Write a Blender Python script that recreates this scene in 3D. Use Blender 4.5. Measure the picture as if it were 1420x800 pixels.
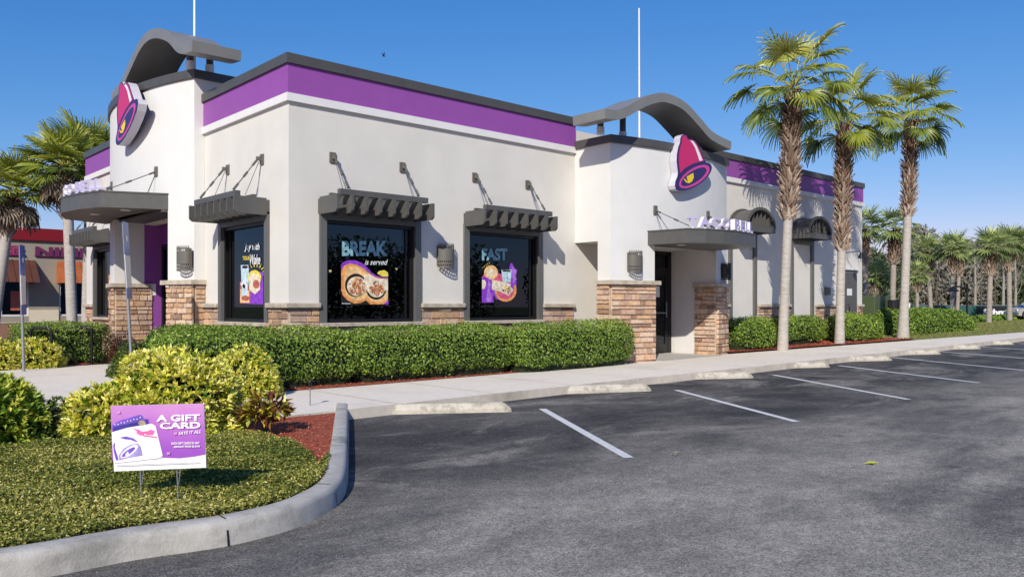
import bpy, math, random
import numpy as np
from mathutils import Vector, Matrix, noise

# ------------------------------------------------------------------ camera, sky, sun
scene = bpy.context.scene
for o in list(bpy.data.objects):
    bpy.data.objects.remove(o)
COL = scene.collection
F = 1122.0; CX = 710.0; HY = 424.0; EYE = 1.4
A0 = math.radians(47.7); CA, SA = math.cos(A0), math.sin(A0)
cam = bpy.data.cameras.new('camera'); camo = bpy.data.objects.new('camera', cam); COL.objects.link(camo)
cam.sensor_width = 36; cam.lens = F / 1420 * 36
cam.shift_y = 24 / 1420
cam.clip_start = 0.05; cam.clip_end = 2000
camo.location = (0, 0, EYE); camo.rotation_euler = (math.radians(90), 0, A0 - math.radians(90))
scene.camera = camo
SUN = Vector((0.81 * 0.84, 0.586 * 0.84, -0.55)).normalized()     # direction the light travels
sl = bpy.data.lights.new('sun', 'SUN'); sl.energy = 4.8; sl.angle = math.radians(0.53); sl.color = (1, 0.935, 0.815)
so = bpy.data.objects.new('sun', sl); COL.objects.link(so)
so.rotation_euler = SUN.to_track_quat('-Z', 'Y').to_euler(); so.location = (-20, -15, 20)
w = bpy.data.worlds.new('World'); scene.world = w; w.use_nodes = True
nt = w.node_tree; nt.nodes.clear()
sky = nt.nodes.new('ShaderNodeTexSky'); sky.sky_type = 'NISHITA'; sky.sun_disc = False
sky.sun_elevation = math.asin(-SUN.z); sky.sun_rotation = math.atan2(-SUN.x, -SUN.y)
sky.altitude = 0; sky.air_density = 1.0; sky.dust_density = 0.25; sky.ozone_density = 2.2
bg = nt.nodes.new('ShaderNodeBackground'); bg.inputs[1].default_value = 0.105
ow = nt.nodes.new('ShaderNodeOutputWorld')
sep = nt.nodes.new('ShaderNodeSeparateColor'); cmb = nt.nodes.new('ShaderNodeCombineColor'); nt.links.new(sky.outputs[0], sep.inputs[0])
for i_, (gm, sc_) in enumerate(((1.70, 1.20), (.97, .78), (.62, .985))):     # deep, clear blue of a dry winter sky
    m0 = nt.nodes.new('ShaderNodeMath'); m0.operation = 'MULTIPLY'; m0.inputs[1].default_value = .105; nt.links.new(sep.outputs[i_], m0.inputs[0])
    m1 = nt.nodes.new('ShaderNodeMath'); m1.operation = 'POWER'; m1.inputs[1].default_value = gm; nt.links.new(m0.outputs[0], m1.inputs[0])
    m2 = nt.nodes.new('ShaderNodeMath'); m2.operation = 'MULTIPLY'; m2.inputs[1].default_value = sc_ / .105; nt.links.new(m1.outputs[0], m2.inputs[0])
    nt.links.new(m2.outputs[0], cmb.inputs[i_])
nt.links.new(cmb.outputs[0], bg.inputs[0]); nt.links.new(bg.outputs[0], ow.inputs[0])
vs = scene.view_settings; vs.view_transform = 'Standard'; vs.look = 'None'; vs.exposure = 0.0; vs.gamma = 1
vs.use_curve_mapping = False
scene.render.engine = 'CYCLES'
scene.cycles.max_bounces = 6; scene.cycles.transparent_max_bounces = 8
scene.cycles.caustics_reflective = False; scene.cycles.caustics_refractive = False

rng = np.random.default_rng(7); random.seed(7)

# ------------------------------------------------------------------ site survey (ground and wall planes)
def g(x):                                   # gentle rise of the lot towards the far end
    return 0.009 * min(max(x - 12, 0), 45)
def ray(u, v):
    lat = (u - CX) / F
    return CA + lat * SA, SA - lat * CA, (HY - v) / F
def site(u, v, dz=0.0):                     # point of the lot, dz above the grade
    rx, ry, rz = ray(u, v); z = dz
    for _ in range(30):
        d = (z - EYE) / rz; z = dz + g(rx * d)
    return (rx * d, ry * d, z)
def onY(u, v, Y):
    rx, ry, rz = ray(u, v); d = Y / ry; return (rx * d, EYE + rz * d)
def onX(u, v, X):
    rx, ry, rz = ray(u, v); d = X / rx; return (ry * d, EYE + rz * d)
def onD(u, v, D):
    rx, ry, rz = ray(u, v); return Vector((rx * D, ry * D, EYE + rz * D))

# ------------------------------------------------------------------ materials
def nodes(m):
    m.use_nodes = True; return m.node_tree.nodes, m.node_tree.links
def mat(name, col, rough=0.6, var=0.0, scale=8.0, bump=0.0, bscale=60.0, metal=0.0, spec=0.4, detail=5):
    m = bpy.data.materials.new(name); N, L = nodes(m); b = N['Principled BSDF']
    b.inputs['Base Color'].default_value = (*col, 1); b.inputs['Roughness'].default_value = rough
    b.inputs['Metallic'].default_value = metal; b.inputs['Specular IOR Level'].default_value = spec
    tc = N.new('ShaderNodeTexCoord')
    if var:
        n = N.new('ShaderNodeTexNoise'); n.inputs['Scale'].default_value = scale; n.inputs['Detail'].default_value = detail
        L.new(tc.outputs['Object'], n.inputs['Vector'])
        r = N.new('ShaderNodeValToRGB'); r.color_ramp.elements[0].position = .3; r.color_ramp.elements[1].position = .7
        r.color_ramp.elements[0].color = (*[c * (1 - var) for c in col], 1)
        r.color_ramp.elements[1].color = (*[min(1, c * (1 + var)) for c in col], 1)
        L.new(n.outputs[0], r.inputs[0]); L.new(r.outputs[0], b.inputs['Base Color'])
    if bump:
        n2 = N.new('ShaderNodeTexNoise'); n2.inputs['Scale'].default_value = bscale; n2.inputs['Detail'].default_value = 4
        L.new(tc.outputs['Object'], n2.inputs['Vector'])
        bp = N.new('ShaderNodeBump'); bp.inputs['Strength'].default_value = bump; bp.inputs['Distance'].default_value = 0.01
        L.new(n2.outputs[0], bp.inputs['Height']); L.new(bp.outputs[0], b.inputs['Normal'])
    return m
def tone_mat(name, stops, rough=0.55, transl=0.0, spec=0.35, bump=0):
    m = bpy.data.materials.new(name); N, L = nodes(m); b = N['Principled BSDF']
    a = N.new('ShaderNodeAttribute'); a.attribute_name = 'tone'
    r = N.new('ShaderNodeValToRGB'); cr = r.color_ramp
    while len(cr.elements) < len(stops): cr.elements.new(0.5)
    for e, (p, c) in zip(cr.elements, stops):
        e.position = p; e.color = (*c, 1)
    L.new(a.outputs['Fac'], r.inputs[0]); L.new(r.outputs[0], b.inputs['Base Color'])
    b.inputs['Roughness'].default_value = rough; b.inputs['Specular IOR Level'].default_value = spec
    if bump:
        tc = N.new('ShaderNodeTexCoord'); n2 = N.new('ShaderNodeTexNoise'); n2.inputs['Scale'].default_value = 35; n2.inputs['Detail'].default_value = 6
        L.new(tc.outputs['Object'], n2.inputs['Vector'])
        bp = N.new('ShaderNodeBump'); bp.inputs['Strength'].default_value = bump; bp.inputs['Distance'].default_value = 0.02
        L.new(n2.outputs[0], bp.inputs['Height']); L.new(bp.outputs[0], b.inputs['Normal'])
        mx = N.new('ShaderNodeMix'); mx.data_type = 'RGBA'; mx.blend_type = 'MULTIPLY'; mx.inputs[0].default_value = .55
        r2 = N.new('ShaderNodeValToRGB'); r2.color_ramp.elements[0].position = .3; r2.color_ramp.elements[0].color = (.45, .4, .38, 1)
        r2.color_ramp.elements[1].position = .65; r2.color_ramp.elements[1].color = (1, 1, 1, 1)
        n3 = N.new('ShaderNodeTexNoise'); n3.inputs['Scale'].default_value = 14; n3.inputs['Detail'].default_value = 5
        L.new(tc.outputs['Object'], n3.inputs['Vector']); L.new(n3.outputs[0], r2.inputs[0])
        L.new(r.outputs[0], mx.inputs[6]); L.new(r2.outputs[0], mx.inputs[7]); L.new(mx.outputs[2], b.inputs['Base Color'])
    if transl:
        t = N.new('ShaderNodeBsdfTranslucent'); L.new(r.outputs[0], t.inputs[0])
        s = N.new('ShaderNodeMixShader'); s.inputs[0].default_value = transl
        L.new(b.outputs[0], s.inputs[1]); L.new(t.outputs[0], s.inputs[2]); L.new(s.outputs[0], N['Material Output'].inputs[0])
    return m
M = {}
M['white'] = mat('white_stucco', (.69, .685, .665), .85, .02, 3, .35, 140)
M['beige'] = mat('beige_stucco', (.665, .64, .592), .88, .05, 1.4, .4, 140)
M['purple'] = mat('purple_panel', (.275, .075, .335), .45, .04, 3, .08, 40)
M['purple_shaded'] = mat('purple_wall_shaded', (.19, .035, .27), .6, .06, 3, .2, 80)  # darker copy of the purple, with the recess shade put into its colour
M['trim'] = mat('white_trim', (.72, .71, .70), .7, .03, 5, .2, 80)
M['coping'] = mat('coping_metal', (.075, .073, .069), .42, .08, 4, .05, 20)
M['dgrey'] = mat('dark_grey_metal', (.092, .090, .086), .45, .08, 6, .05, 40)
M['wave'] = mat('wave_metal', (.20, .20, .19), .4, .08, 3, .06, 8)
M['frame'] = mat('window_surround', (.12, .12, .118), .5, .06, 6, .05, 40)
M['black'] = mat('black_metal', (.012, .012, .013), .35)
M['postw'] = mat('white_metal', (.75, .75, .75), .4)
M['cap'] = mat('cast_stone', (.45, .39, .31), .9, .22, 7, .5, 60)
M['mortar'] = mat('mortar', (.58, .49, .38), .95, .1, 20, .5, 90)
M['stone'] = tone_mat('ledge_stone', [(0, (.26, .17, .13)), (.2, (.52, .33, .20)), (.38, (.72, .48, .30)), (.52, (.58, .39, .29)), (.68, (.76, .58, .42)), (.85, (.44, .30, .24)), (1, (.70, .55, .42))], .9, 0, .2, .6)
M['roof'] = mat('roof_membrane', (.45, .45, .44), .8, .05, 1)
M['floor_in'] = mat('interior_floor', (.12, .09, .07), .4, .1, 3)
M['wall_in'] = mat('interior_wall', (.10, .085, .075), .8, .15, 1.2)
M['wood'] = mat('interior_wood', (.20, .11, .05), .5, .2, 4)
M['concrete'] = mat('concrete_walk', (.53, .49, .44), .9, .06, 1.2, .35, 120)
M['slab'] = mat('entry_concrete', (.46, .43, .39), .9, .08, 2, .35, 120)
M['line'] = mat('line_paint', (.62, .62, .61), .8, .16, 22, .3, 200)
M['lilac'] = mat('lilac_acrylic', (.44, .39, .60), .4)
M['letside'] = mat('white_letter_side', (.80, .78, .82), .4)
M['bellside'] = mat('bell_return', (.56, .55, .62), .4)
M['navy'] = mat('navy_vinyl', (.035, .022, .12), .35)
M['magenta'] = mat('magenta_vinyl', (.56, .022, .13), .35)
M['pink'] = mat('pink_vinyl', (.60, .06, .28), .35)
M['yellow'] = mat('yellow_vinyl', (.85, .58, .01), .35)
M['wvinyl'] = mat('white_vinyl', (.82, .80, .82), .4)
M['signpost'] = mat('galvanised_post', (.27, .29, .32), .45, .1, 10, metal=.4)
M['blue'] = mat('blue_sign', (.02, .10, .42), .35)
M['sconce'] = mat('bronze_sconce', (.13, .12, .105), .5, .05, 8)
M['bulb'] = mat('downlight_lens', (.8, .78, .7), .3)
M['red'] = mat('red_band', (.20, .006, .012), .5, .05, 2)
M['orange'] = mat('orange_awning', (.40, .11, .03), .6, .2, 2)
M['brown'] = mat('brown_awning', (.10, .035, .02), .6, .2, 2)
M['store'] = mat('store_stucco', (.31, .27, .215), .9, .08, 1, .3, 80)
M['brick'] = mat('store_brick', (.28, .14, .10), .9, .25, 16, .4, 40)
M['cream'] = mat('cream_panel', (.66, .58, .43), .8, .03, 3)
M['storetxt'] = mat('store_letters', (.30, .025, .12), .4)
M['green_box'] = mat('green_cabinet', (.07, .092, .042), .5, .06, 3)
M['screen'] = mat('green_windscreen', (.035, .10, .085), .8, .25, .6)
M['bannerblack'] = mat('banner_black', (.02, .02, .022), .6)
M['silver'] = mat('silver_paint', (.34, .33, .32), .45)
M['tyre'] = mat('rubber', (.02, .02, .02), .8)
M['bird'] = mat('bird_feathers', (.02, .02, .03), .7)
M['twig'] = mat('dry_twig', (.30, .27, .22), .9, .2, 10)
M['bark'] = mat('bark', (.10, .075, .055), .95, .3, 8, .5, 30)
M['trunk_smooth'] = None
# foliage
M['hedge'] = tone_mat('hedge_leaf', [(0, (.06, .11, .014)), (.45, (.165, .275, .032)), (.8, (.31, .44, .06)), (1, (.50, .58, .12))], .42, .22, .5)
M['hedge_core'] = mat('hedge_inner_shade', (.014, .022, .007), .9, .3, 20)  # near-black core colour carries the shade seen between the leaves
M['yel'] = tone_mat('variegated_leaf', [(0, (.07, .16, .02)), (.2, (.20, .32, .03)), (.42, (.58, .60, .06)), (.7, (.84, .78, .12)), (1, (.90, .85, .35))], .45, .25, .5)
M['lgreen'] = tone_mat('bright_leaf', [(0, (.05, .13, .014)), (.4, (.17, .31, .03)), (.75, (.50, .56, .07)), (1, (.70, .66, .10))], .42, .25, .5)
M['cover'] = tone_mat('groundcover_leaf', [(0, (.05, .085, .012)), (.35, (.13, .165, .022)), (.62, (.29, .29, .05)), (.85, (.56, .50, .12)), (1, (.72, .62, .26))], .5, .2, .4)
M['maroon'] = tone_mat('maroon_leaf', [(0, (.05, .012, .015)), (.6, (.13, .035, .03)), (1, (.20, .10, .04))], .5, .15)
M['croton'] = tone_mat('croton_leaf', [(0, (.06, .012, .015)), (.45, (.16, .04, .02)), (.7, (.28, .26, .03)), (1, (.55, .48, .05))], .4, .15, .5)
M['dkbush'] = tone_mat('olive_leaf', [(0, (.03, .06, .012)), (.7, (.09, .14, .03)), (1, (.2, .25, .06))], .5, .2)
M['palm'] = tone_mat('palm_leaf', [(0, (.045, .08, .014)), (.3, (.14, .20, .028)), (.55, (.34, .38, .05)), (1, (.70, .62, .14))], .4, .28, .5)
M['palm_far'] = tone_mat('palm_leaf_far', [(0, (.11, .15, .055)), (.5, (.28, .35, .11)), (1, (.52, .56, .20))], .45, .28, .5)
M['palm_dead'] = tone_mat('dead_palm_leaf', [(0, (.11, .075, .045)), (.5, (.26, .20, .14)), (1, (.45, .38, .30))], .8, .15)
M['boots'] = tone_mat('palm_boots', [(0, (.09, .05, .032)), (.3, (.21, .135, .095)), (.6, (.37, .27, .20)), (1, (.62, .53, .44))], .9, 0, .2)
M['woods'] = tone_mat('woodland_leaf', [(0, (.05, .07, .035)), (.4, (.10, .135, .06)), (.62, (.16, .19, .09)), (.72, (.22, .20, .165)), (1, (.31, .28, .25))], .8, .15)
M['mulch'] = tone_mat('mulch_chip', [(0, (.14, .028, .014)), (.5, (.40, .085, .04)), (.85, (.56, .16, .085)), (1, (.62, .36, .24))], .9)

def asphalt_mat():
    m = bpy.data.materials.new('asphalt'); N, L = nodes(m); b = N['Principled BSDF']
    tc = N.new('ShaderNodeTexCoord')
    def nz(scale, det=5, rough=.6, dist=0, off=(0, 0, 0), sc=(1, 1, 1)):
        mp = N.new('ShaderNodeMapping'); mp.inputs['Location'].default_value = off; mp.inputs['Scale'].default_value = sc
        L.new(tc.outputs['Object'], mp.inputs[0])
        n = N.new('ShaderNodeTexNoise'); n.inputs['Scale'].default_value = scale; n.inputs['Detail'].default_value = det
        n.inputs['Roughness'].default_value = rough; n.inputs['Distortion'].default_value = dist
        L.new(mp.outputs[0], n.inputs['Vector']); return n.outputs[0]
    def ramp(x, a, b_, c0, c1):
        r = N.new('ShaderNodeValToRGB'); r.color_ramp.elements[0].position = a; r.color_ramp.elements[1].position = b_
        r.color_ramp.elements[0].color = (*c0, 1) if not isinstance(c0, float) else (c0, c0, c0, 1)
        r.color_ramp.elements[1].color = (*c1, 1) if not isinstance(c1, float) else (c1, c1, c1, 1)
        L.new(x, r.inputs[0]); return r.outputs[0]
    def mix(t, f, a, b_):
        x = N.new('ShaderNodeMix'); x.data_type = 'RGBA'; x.blend_type = t
        if isinstance(f, float): x.inputs[0].default_value = f
        else: L.new(f, x.inputs[0])
        L.new(a, x.inputs[6]); L.new(b_, x.inputs[7]); return x.outputs[2]
    # sealed (dark) stalls against the worn drive lane: bands along the lot, broken up by noise
    sx = N.new('ShaderNodeSeparateXYZ'); L.new(tc.outputs['Object'], sx.inputs[0])
    wob = N.new('ShaderNodeMath'); wob.operation = 'MULTIPLY_ADD'; wob.inputs[1].default_value = 4.4
    L.new(nz(.42, 7, .62, .5, (0, 0, 0), (.7, 1, 1)), wob.inputs[0]); L.new(sx.outputs[1], wob.inputs[2])
    def sm(a_, b_):
        mr = N.new('ShaderNodeMapRange'); mr.interpolation_type = 'SMOOTHSTEP'; mr.inputs['From Min'].default_value = a_; mr.inputs['From Max'].default_value = b_
        L.new(wob.outputs[0], mr.inputs[0]); return mr.outputs[0]
    worn = ramp(nz(1.6, 8, .72, .3, (3, 1, 0), (.6, 1, 1)), .40, .60, (.205, .195, .180), (.315, .298, .270))
    seal = ramp(nz(.9, 8, .7, .5, (9, 4, 0), (.55, 1, 1)), .42, .62, (.038, .038, .041), (.115, .112, .108))
    base = mix('MIX', sm(5.6, 8.4), worn, seal)
    lane = ramp(nz(1.0, 8, .7, .5, (2, 14, 0), (.5, 1, 1)), .42, .60, (.10, .097, .092), (.18, .172, .16))
    base = mix('MIX', sm(4.3, 2.7), base, lane)
    # pale scuffed patches, dark oil stains
    base = mix('MIX', ramp(nz(.75, 9, .72, .7, (7, 7, 0), (.6, 1, 1)), .52, .64, 0.0, .7), base, ramp(nz(30, 3), .3, .7, (.23, .22, .20), (.33, .315, .29)))
    base = mix('MIX', ramp(nz(.5, 6, .66, .3, (-4, 12, 0), (.45, 1, 1)), .52, .62, 0.0, .6), base, ramp(nz(20, 3), .3, .7, (.035, .035, .04), (.06, .06, .066)))
    # oil drips in the stalls, hairline cracks, gritty scuffs
    vd = N.new('ShaderNodeTexVoronoi'); vd.inputs['Scale'].default_value = 1.3; vd.inputs['Randomness'].default_value = 1; L.new(tc.outputs['Object'], vd.inputs['Vector'])
    dn = N.new('ShaderNodeMath'); dn.operation = 'MULTIPLY_ADD'; dn.inputs[1].default_value = .16; L.new(nz(9, 5), dn.inputs[0]); L.new(vd.outputs['Distance'], dn.inputs[2])
    drip = mix('MULTIPLY', 1.0, ramp(dn.outputs[0], .13, .20, .75, 0.0), ramp(wob.outputs[0], .0, 1.0, 1.0, 1.0))
    base = mix('MIX', drip, base, ramp(nz(20, 3), .3, .7, (.035, .034, .034), (.055, .053, .05)))
    mpc = N.new('ShaderNodeMapping'); L.new(tc.outputs['Object'], mpc.inputs[0])
    wn = N.new('ShaderNodeTexNoise'); wn.inputs['Scale'].default_value = 1.1; wn.inputs['Detail'].default_value = 6; L.new(tc.outputs['Object'], wn.inputs['Vector'])
    wa = N.new('ShaderNodeMix'); wa.data_type = 'RGBA'; wa.blend_type = 'ADD'; wa.inputs[0].default_value = .9; L.new(tc.outputs['Object'], wa.inputs[6]); L.new(wn.outputs['Color'], wa.inputs[7])
    vc = N.new('ShaderNodeTexVoronoi'); vc.feature = 'DISTANCE_TO_EDGE'; vc.inputs['Scale'].default_value = .30; L.new(wa.outputs[2], vc.inputs['Vector'])
    crack = mix('MULTIPLY', 1.0, ramp(vc.outputs['Distance'], .0012, .0035, 1.0, 0.0), ramp(nz(.5, 3, .5, 0, (5, 2, 0)), .54, .62, 0.0, .35))
    base = mix('MIX', crack, base, ramp(nz(20, 3), .3, .7, (.02, .02, .02), (.03, .03, .03)))
    base = mix('MULTIPLY', .8, base, ramp(nz(7, 9, .8, .2, (1, 1, 0)), .36, .64, .72, 1.25))
    base = mix('MULTIPLY', 1.0, base, ramp(nz(1, 1), 0, 1, (1.03, 1.0, .955), (1.03, 1.0, .955)))
    # aggregate speckle
    v = N.new('ShaderNodeTexVoronoi'); v.inputs['Scale'].default_value = 105; L.new(tc.outputs['Object'], v.inputs['Vector'])
    sp = N.new('ShaderNodeSeparateColor'); L.new(v.outputs['Color'], sp.inputs[0])
    base = mix('MULTIPLY', .85, base, ramp(sp.outputs[0], .1, .95, .52, 1.5))
    base = mix('ADD', ramp(sp.outputs[1], .955, .97, 0.0, .55), base, ramp(sp.outputs[2], 0, 1, .08, .28))
    L.new(base, b.inputs['Base Color'])
    b.inputs['Roughness'].default_value = .86; b.inputs['Specular IOR Level'].default_value = .3
    bp = N.new('ShaderNodeBump'); bp.inputs['Strength'].default_value = .75; bp.inputs['Distance'].default_value = .008
    L.new(v.outputs['Distance'], bp.inputs['Height']); L.new(bp.outputs[0], b.inputs['Normal'])
    return m
M['asphalt'] = asphalt_mat()

def stained_concrete(name, c0, c1, cs, thr=(.52, .72), scale=3.5):
    m = bpy.data.materials.new(name); N, L = nodes(m); b = N['Principled BSDF']; tc = N.new('ShaderNodeTexCoord')
    def nz(s, d, off=0):
        mp = N.new('ShaderNodeMapping'); mp.inputs['Location'].default_value = (off, off, off); L.new(tc.outputs['Object'], mp.inputs[0])
        n = N.new('ShaderNodeTexNoise'); n.inputs['Scale'].default_value = s; n.inputs['Detail'].default_value = d; n.inputs['Roughness'].default_value = .65
        L.new(mp.outputs[0], n.inputs['Vector']); return n.outputs[0]
    r = N.new('ShaderNodeValToRGB'); r.color_ramp.elements[0].position = .3; r.color_ramp.elements[1].position = .7
    r.color_ramp.elements[0].color = (*c0, 1); r.color_ramp.elements[1].color = (*c1, 1); L.new(nz(8, 8), r.inputs[0])
    r2 = N.new('ShaderNodeValToRGB'); r2.color_ramp.elements[0].position = thr[0]; r2.color_ramp.elements[1].position = thr[1]
    r2.color_ramp.elements[0].color = (0, 0, 0, 1); r2.color_ramp.elements[1].color = (.8, .8, .8, 1); L.new(nz(scale, 8, 5), r2.inputs[0])
    x = N.new('ShaderNodeMix'); x.data_type = 'RGBA'; L.new(r2.outputs[0], x.inputs[0]); L.new(r.outputs[0], x.inputs[6]); x.inputs[7].default_value = (*cs, 1)
    L.new(x.outputs[2], b.inputs['Base Color']); b.inputs['Roughness'].default_value = .92
    bp = N.new('ShaderNodeBump'); bp.inputs['Strength'].default_value = .5; bp.inputs['Distance'].default_value = .01
    L.new(nz(90, 4), bp.inputs['Height']); L.new(bp.outputs[0], b.inputs['Normal'])
    return m
M['curb'] = stained_concrete('curb_concrete', (.36, .345, .31), (.50, .48, .44), (.19, .18, .16), (.50, .66), 2.6)
M['stop'] = stained_concrete('wheel_stop_concrete', (.46, .42, .345), (.62, .575, .485), (.24, .21, .165), (.48, .62), 5)
M['concrete'] = stained_concrete('walk_concrete', (.70, .625, .53), (.80, .725, .625), (.58, .51, .42), (.5, .8), .8)
M['curbface'] = stained_concrete('walk_edge_concrete', (.56, .49, .41), (.66, .59, .50), (.30, .26, .21), (.5, .75), 1.5)
def ring_trunk(name, c0, c1):
    m = bpy.data.materials.new(name); N, L = nodes(m); b = N['Principled BSDF']; tc = N.new('ShaderNodeTexCoord')
    mp = N.new('ShaderNodeMapping'); mp.inputs['Scale'].default_value = (3, 3, 14); L.new(tc.outputs['Object'], mp.inputs[0])
    n = N.new('ShaderNodeTexNoise'); n.inputs['Scale'].default_value = 1.6; n.inputs['Detail'].default_value = 7; n.inputs['Roughness'].default_value = .7
    L.new(mp.outputs[0], n.inputs['Vector'])
    r = N.new('ShaderNodeValToRGB'); r.color_ramp.elements[0].position = .3; r.color_ramp.elements[1].position = .68
    r.color_ramp.elements[0].color = (*c0, 1); r.color_ramp.elements[1].color = (*c1, 1)
    L.new(n.outputs[0], r.inputs[0]); L.new(r.outputs[0], b.inputs['Base Color']); b.inputs['Roughness'].default_value = .92
    bp = N.new('ShaderNodeBump'); bp.inputs['Strength'].default_value = .6; bp.inputs['Distance'].default_value = .03
    L.new(n.outputs[0], bp.inputs['Height']); L.new(bp.outputs[0], b.inputs['Normal']); return m
M['trunk_smooth'] = ring_trunk('palm_trunk', (.33, .30, .265), (.52, .48, .435))
M['trunk_far'] = ring_trunk('far_palm_trunk', (.24, .20, .165), (.40, .35, .30))
def grass_mat():
    return mat('grass', (.16, .17, .045), .95, .35, 3, .6, 60)
M['grass'] = grass_mat()
M['earth'] = mat('far_ground', (.12, .13, .05), .95, .3, .3)
def glass_mat():
    m = bpy.data.materials.new('tinted_glass'); N, L = nodes(m); N.remove(N['Principled BSDF'])
    t = N.new('ShaderNodeBsdfTransparent'); t.inputs[0].default_value = (.34, .36, .37, 1)
    gl = N.new('ShaderNodeBsdfGlossy'); gl.inputs['Roughness'].default_value = .01; gl.inputs[0].default_value = (.55, .6, .66, 1)
    f = N.new('ShaderNodeFresnel'); f.inputs[0].default_value = 1.75
    s = N.new('ShaderNodeMixShader'); L.new(f.outputs[0], s.inputs[0]); L.new(t.outputs[0], s.inputs[1]); L.new(gl.outputs[0], s.inputs[2])
    L.new(s.outputs[0], N['Material Output'].inputs[0]); return m
M['glass'] = glass_mat()
def emit_mat(name, c, s):
    m = bpy.data.materials.new(name); N, L = nodes(m); b = N['Principled BSDF']
    b.inputs['Emission Color'].default_value = (*c, 1); b.inputs['Emission Strength'].default_value = s; return m
M['lamp'] = emit_mat('pendant_glow', (1, .72, .35), 6)

# ------------------------------------------------------------------ mesh builder
ORG = {}
class MB:
    def __init__(s): s.v = []; s.f = []; s.m = []; s.t = []; s.mats = []; s.sm = []
    def mi(s, m):
        if m not in s.mats: s.mats.append(m)
        return s.mats.index(m)
    def add(s, vs, fs, m, tone=0.5, smooth=False):
        o = len(s.v); s.v += [tuple(v) for v in vs]; k = s.mi(m)
        for i, f in enumerate(fs):
            s.f.append([o + j for j in f]); s.m.append(k); s.t.append(tone[i] if hasattr(tone, '__len__') else tone); s.sm.append(smooth)
        return s
    def box(s, x0, x1, y0, y1, z0, z1, m, tone=.5):
        v = [(x0, y0, z0), (x1, y0, z0), (x1, y1, z0), (x0, y1, z0), (x0, y0, z1), (x1, y0, z1), (x1, y1, z1), (x0, y1, z1)]
        return s.add(v, [(0, 3, 2, 1), (4, 5, 6, 7), (0, 1, 5, 4), (1, 2, 6, 5), (2, 3, 7, 6), (3, 0, 4, 7)], m, tone)
    def bevbox(s, x0, x1, y0, y1, z0, z1, m, b=.01, tone=.5):
        import bmesh
        bm = bmesh.new(); bmesh.ops.create_cube(bm, size=1)
        for v in bm.verts:
            v.co = Vector(((x0 + x1) / 2 + v.co.x * (x1 - x0), (y0 + y1) / 2 + v.co.y * (y1 - y0), (z0 + z1) / 2 + v.co.z * (z1 - z0)))
        bmesh.ops.bevel(bm, geom=bm.edges[:], offset=b, segments=2, affect='EDGES', profile=.5)
        bm.verts.index_update(); s.add([v.co for v in bm.verts], [[v.index for v in f.verts] for f in bm.faces], m, tone); bm.free(); return s
    def prism(s, poly, z0, z1, m, tone=.5, zf=None):
        n = len(poly); zf = zf or (lambda x: 0)
        v = [(x, y, z0 + zf(x)) for x, y in poly] + [(x, y, z1 + zf(x)) for x, y in poly]
        fs = [list(range(n - 1, -1, -1)), list(range(n, 2 * n))] + [(i, (i + 1) % n, n + (i + 1) % n, n + i) for i in range(n)]
        return s.add(v, fs, m, tone)
    def tube(s, pts, rad, m, seg=8, tone=.5, smooth=True, cap=True):
        pts = [Vector(p) for p in pts]
        rad = rad if hasattr(rad, '__len__') else [rad] * len(pts)
        vs = []; n = len(pts); side = None
        for i, p in enumerate(pts):
            d = (pts[min(i + 1, n - 1)] - pts[max(i - 1, 0)]).normalized()
            if side is None:
                side = d.cross(Vector((0, 0, 1)))
                if side.length < .1: side = Vector((1, 0, 0))
            side = (side - d * side.dot(d)).normalized(); up = side.cross(d)
            for k in range(seg):
                a = 2 * math.pi * k / seg
                vs.append(p + side * math.cos(a) * rad[i] + up * math.sin(a) * rad[i])
        fs = [(i * seg + k, i * seg + (k + 1) % seg, (i + 1) * seg + (k + 1) % seg, (i + 1) * seg + k) for i in range(n - 1) for k in range(seg)]
        s.add(vs, fs, m, tone, smooth)
        if cap:
            s.add(vs[:seg], [list(range(seg))], m, tone); s.add(vs[-seg:], [list(range(seg))], m, tone)
        return s
    def bar(s, p, q, w, h, m):                  # rectangular bar between two points
        p = Vector(p); q = Vector(q); d = (q - p).normalized()
        sd = d.cross(Vector((0, 0, 1)))
        sd = sd.normalized() if sd.length > .05 else Vector((1, 0, 0))
        up = sd.cross(d)
        vs = [c + sd * a * w / 2 + up * b * h / 2 for c in (p, q) for a, b in ((-1, -1), (1, -1), (1, 1), (-1, 1))]
        return s.add(vs, [(0, 1, 2, 3), (4, 7, 6, 5), (0, 4, 5, 1), (1, 5, 6, 2), (2, 6, 7, 3), (3, 7, 4, 0)], m)
    def arrays(s, V, Fc, m, tones):
        o = len(s.v); k = s.mi(m); s.v += V.tolist(); s.f += (Fc + o).tolist()
        s.m += [k] * len(Fc); s.t += list(tones); s.sm += [False] * len(Fc); return s
    def build(s, name, parent=None):
        me = bpy.data.meshes.new(name)
        off = ORG.get(parent.name, (0, 0, 0)) if parent else (0, 0, 0)
        V = np.array(s.v, dtype=float) - np.array(off)
        me.from_pydata(V.tolist(), [], s.f)
        for m in s.mats: me.materials.append(m)
        me.polygons.foreach_set('material_index', s.m); me.polygons.foreach_set('use_smooth', s.sm)
        a = me.attributes.new('tone', 'FLOAT', 'FACE'); a.data.foreach_set('value', s.t)
        me.update(); o = bpy.data.objects.new(name, me); COL.objects.link(o)
        if parent: o.parent = parent; ORG[o.name] = off
        return o
def tag(o, label=None, cat=None, group=None, kind=None):
    if label: o['label'] = label
    if cat: o['category'] = cat
    if group: o['group'] = group
    if kind: o['kind'] = kind
    return o
def root(name, loc, label, cat, group=None, rz=0):
    o = bpy.data.objects.new(name, None); COL.objects.link(o); o.location = loc; o.rotation_euler.z = rz
    o.empty_display_size = .3; ORG[o.name] = tuple(loc); return tag(o, label, cat, group)
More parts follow.
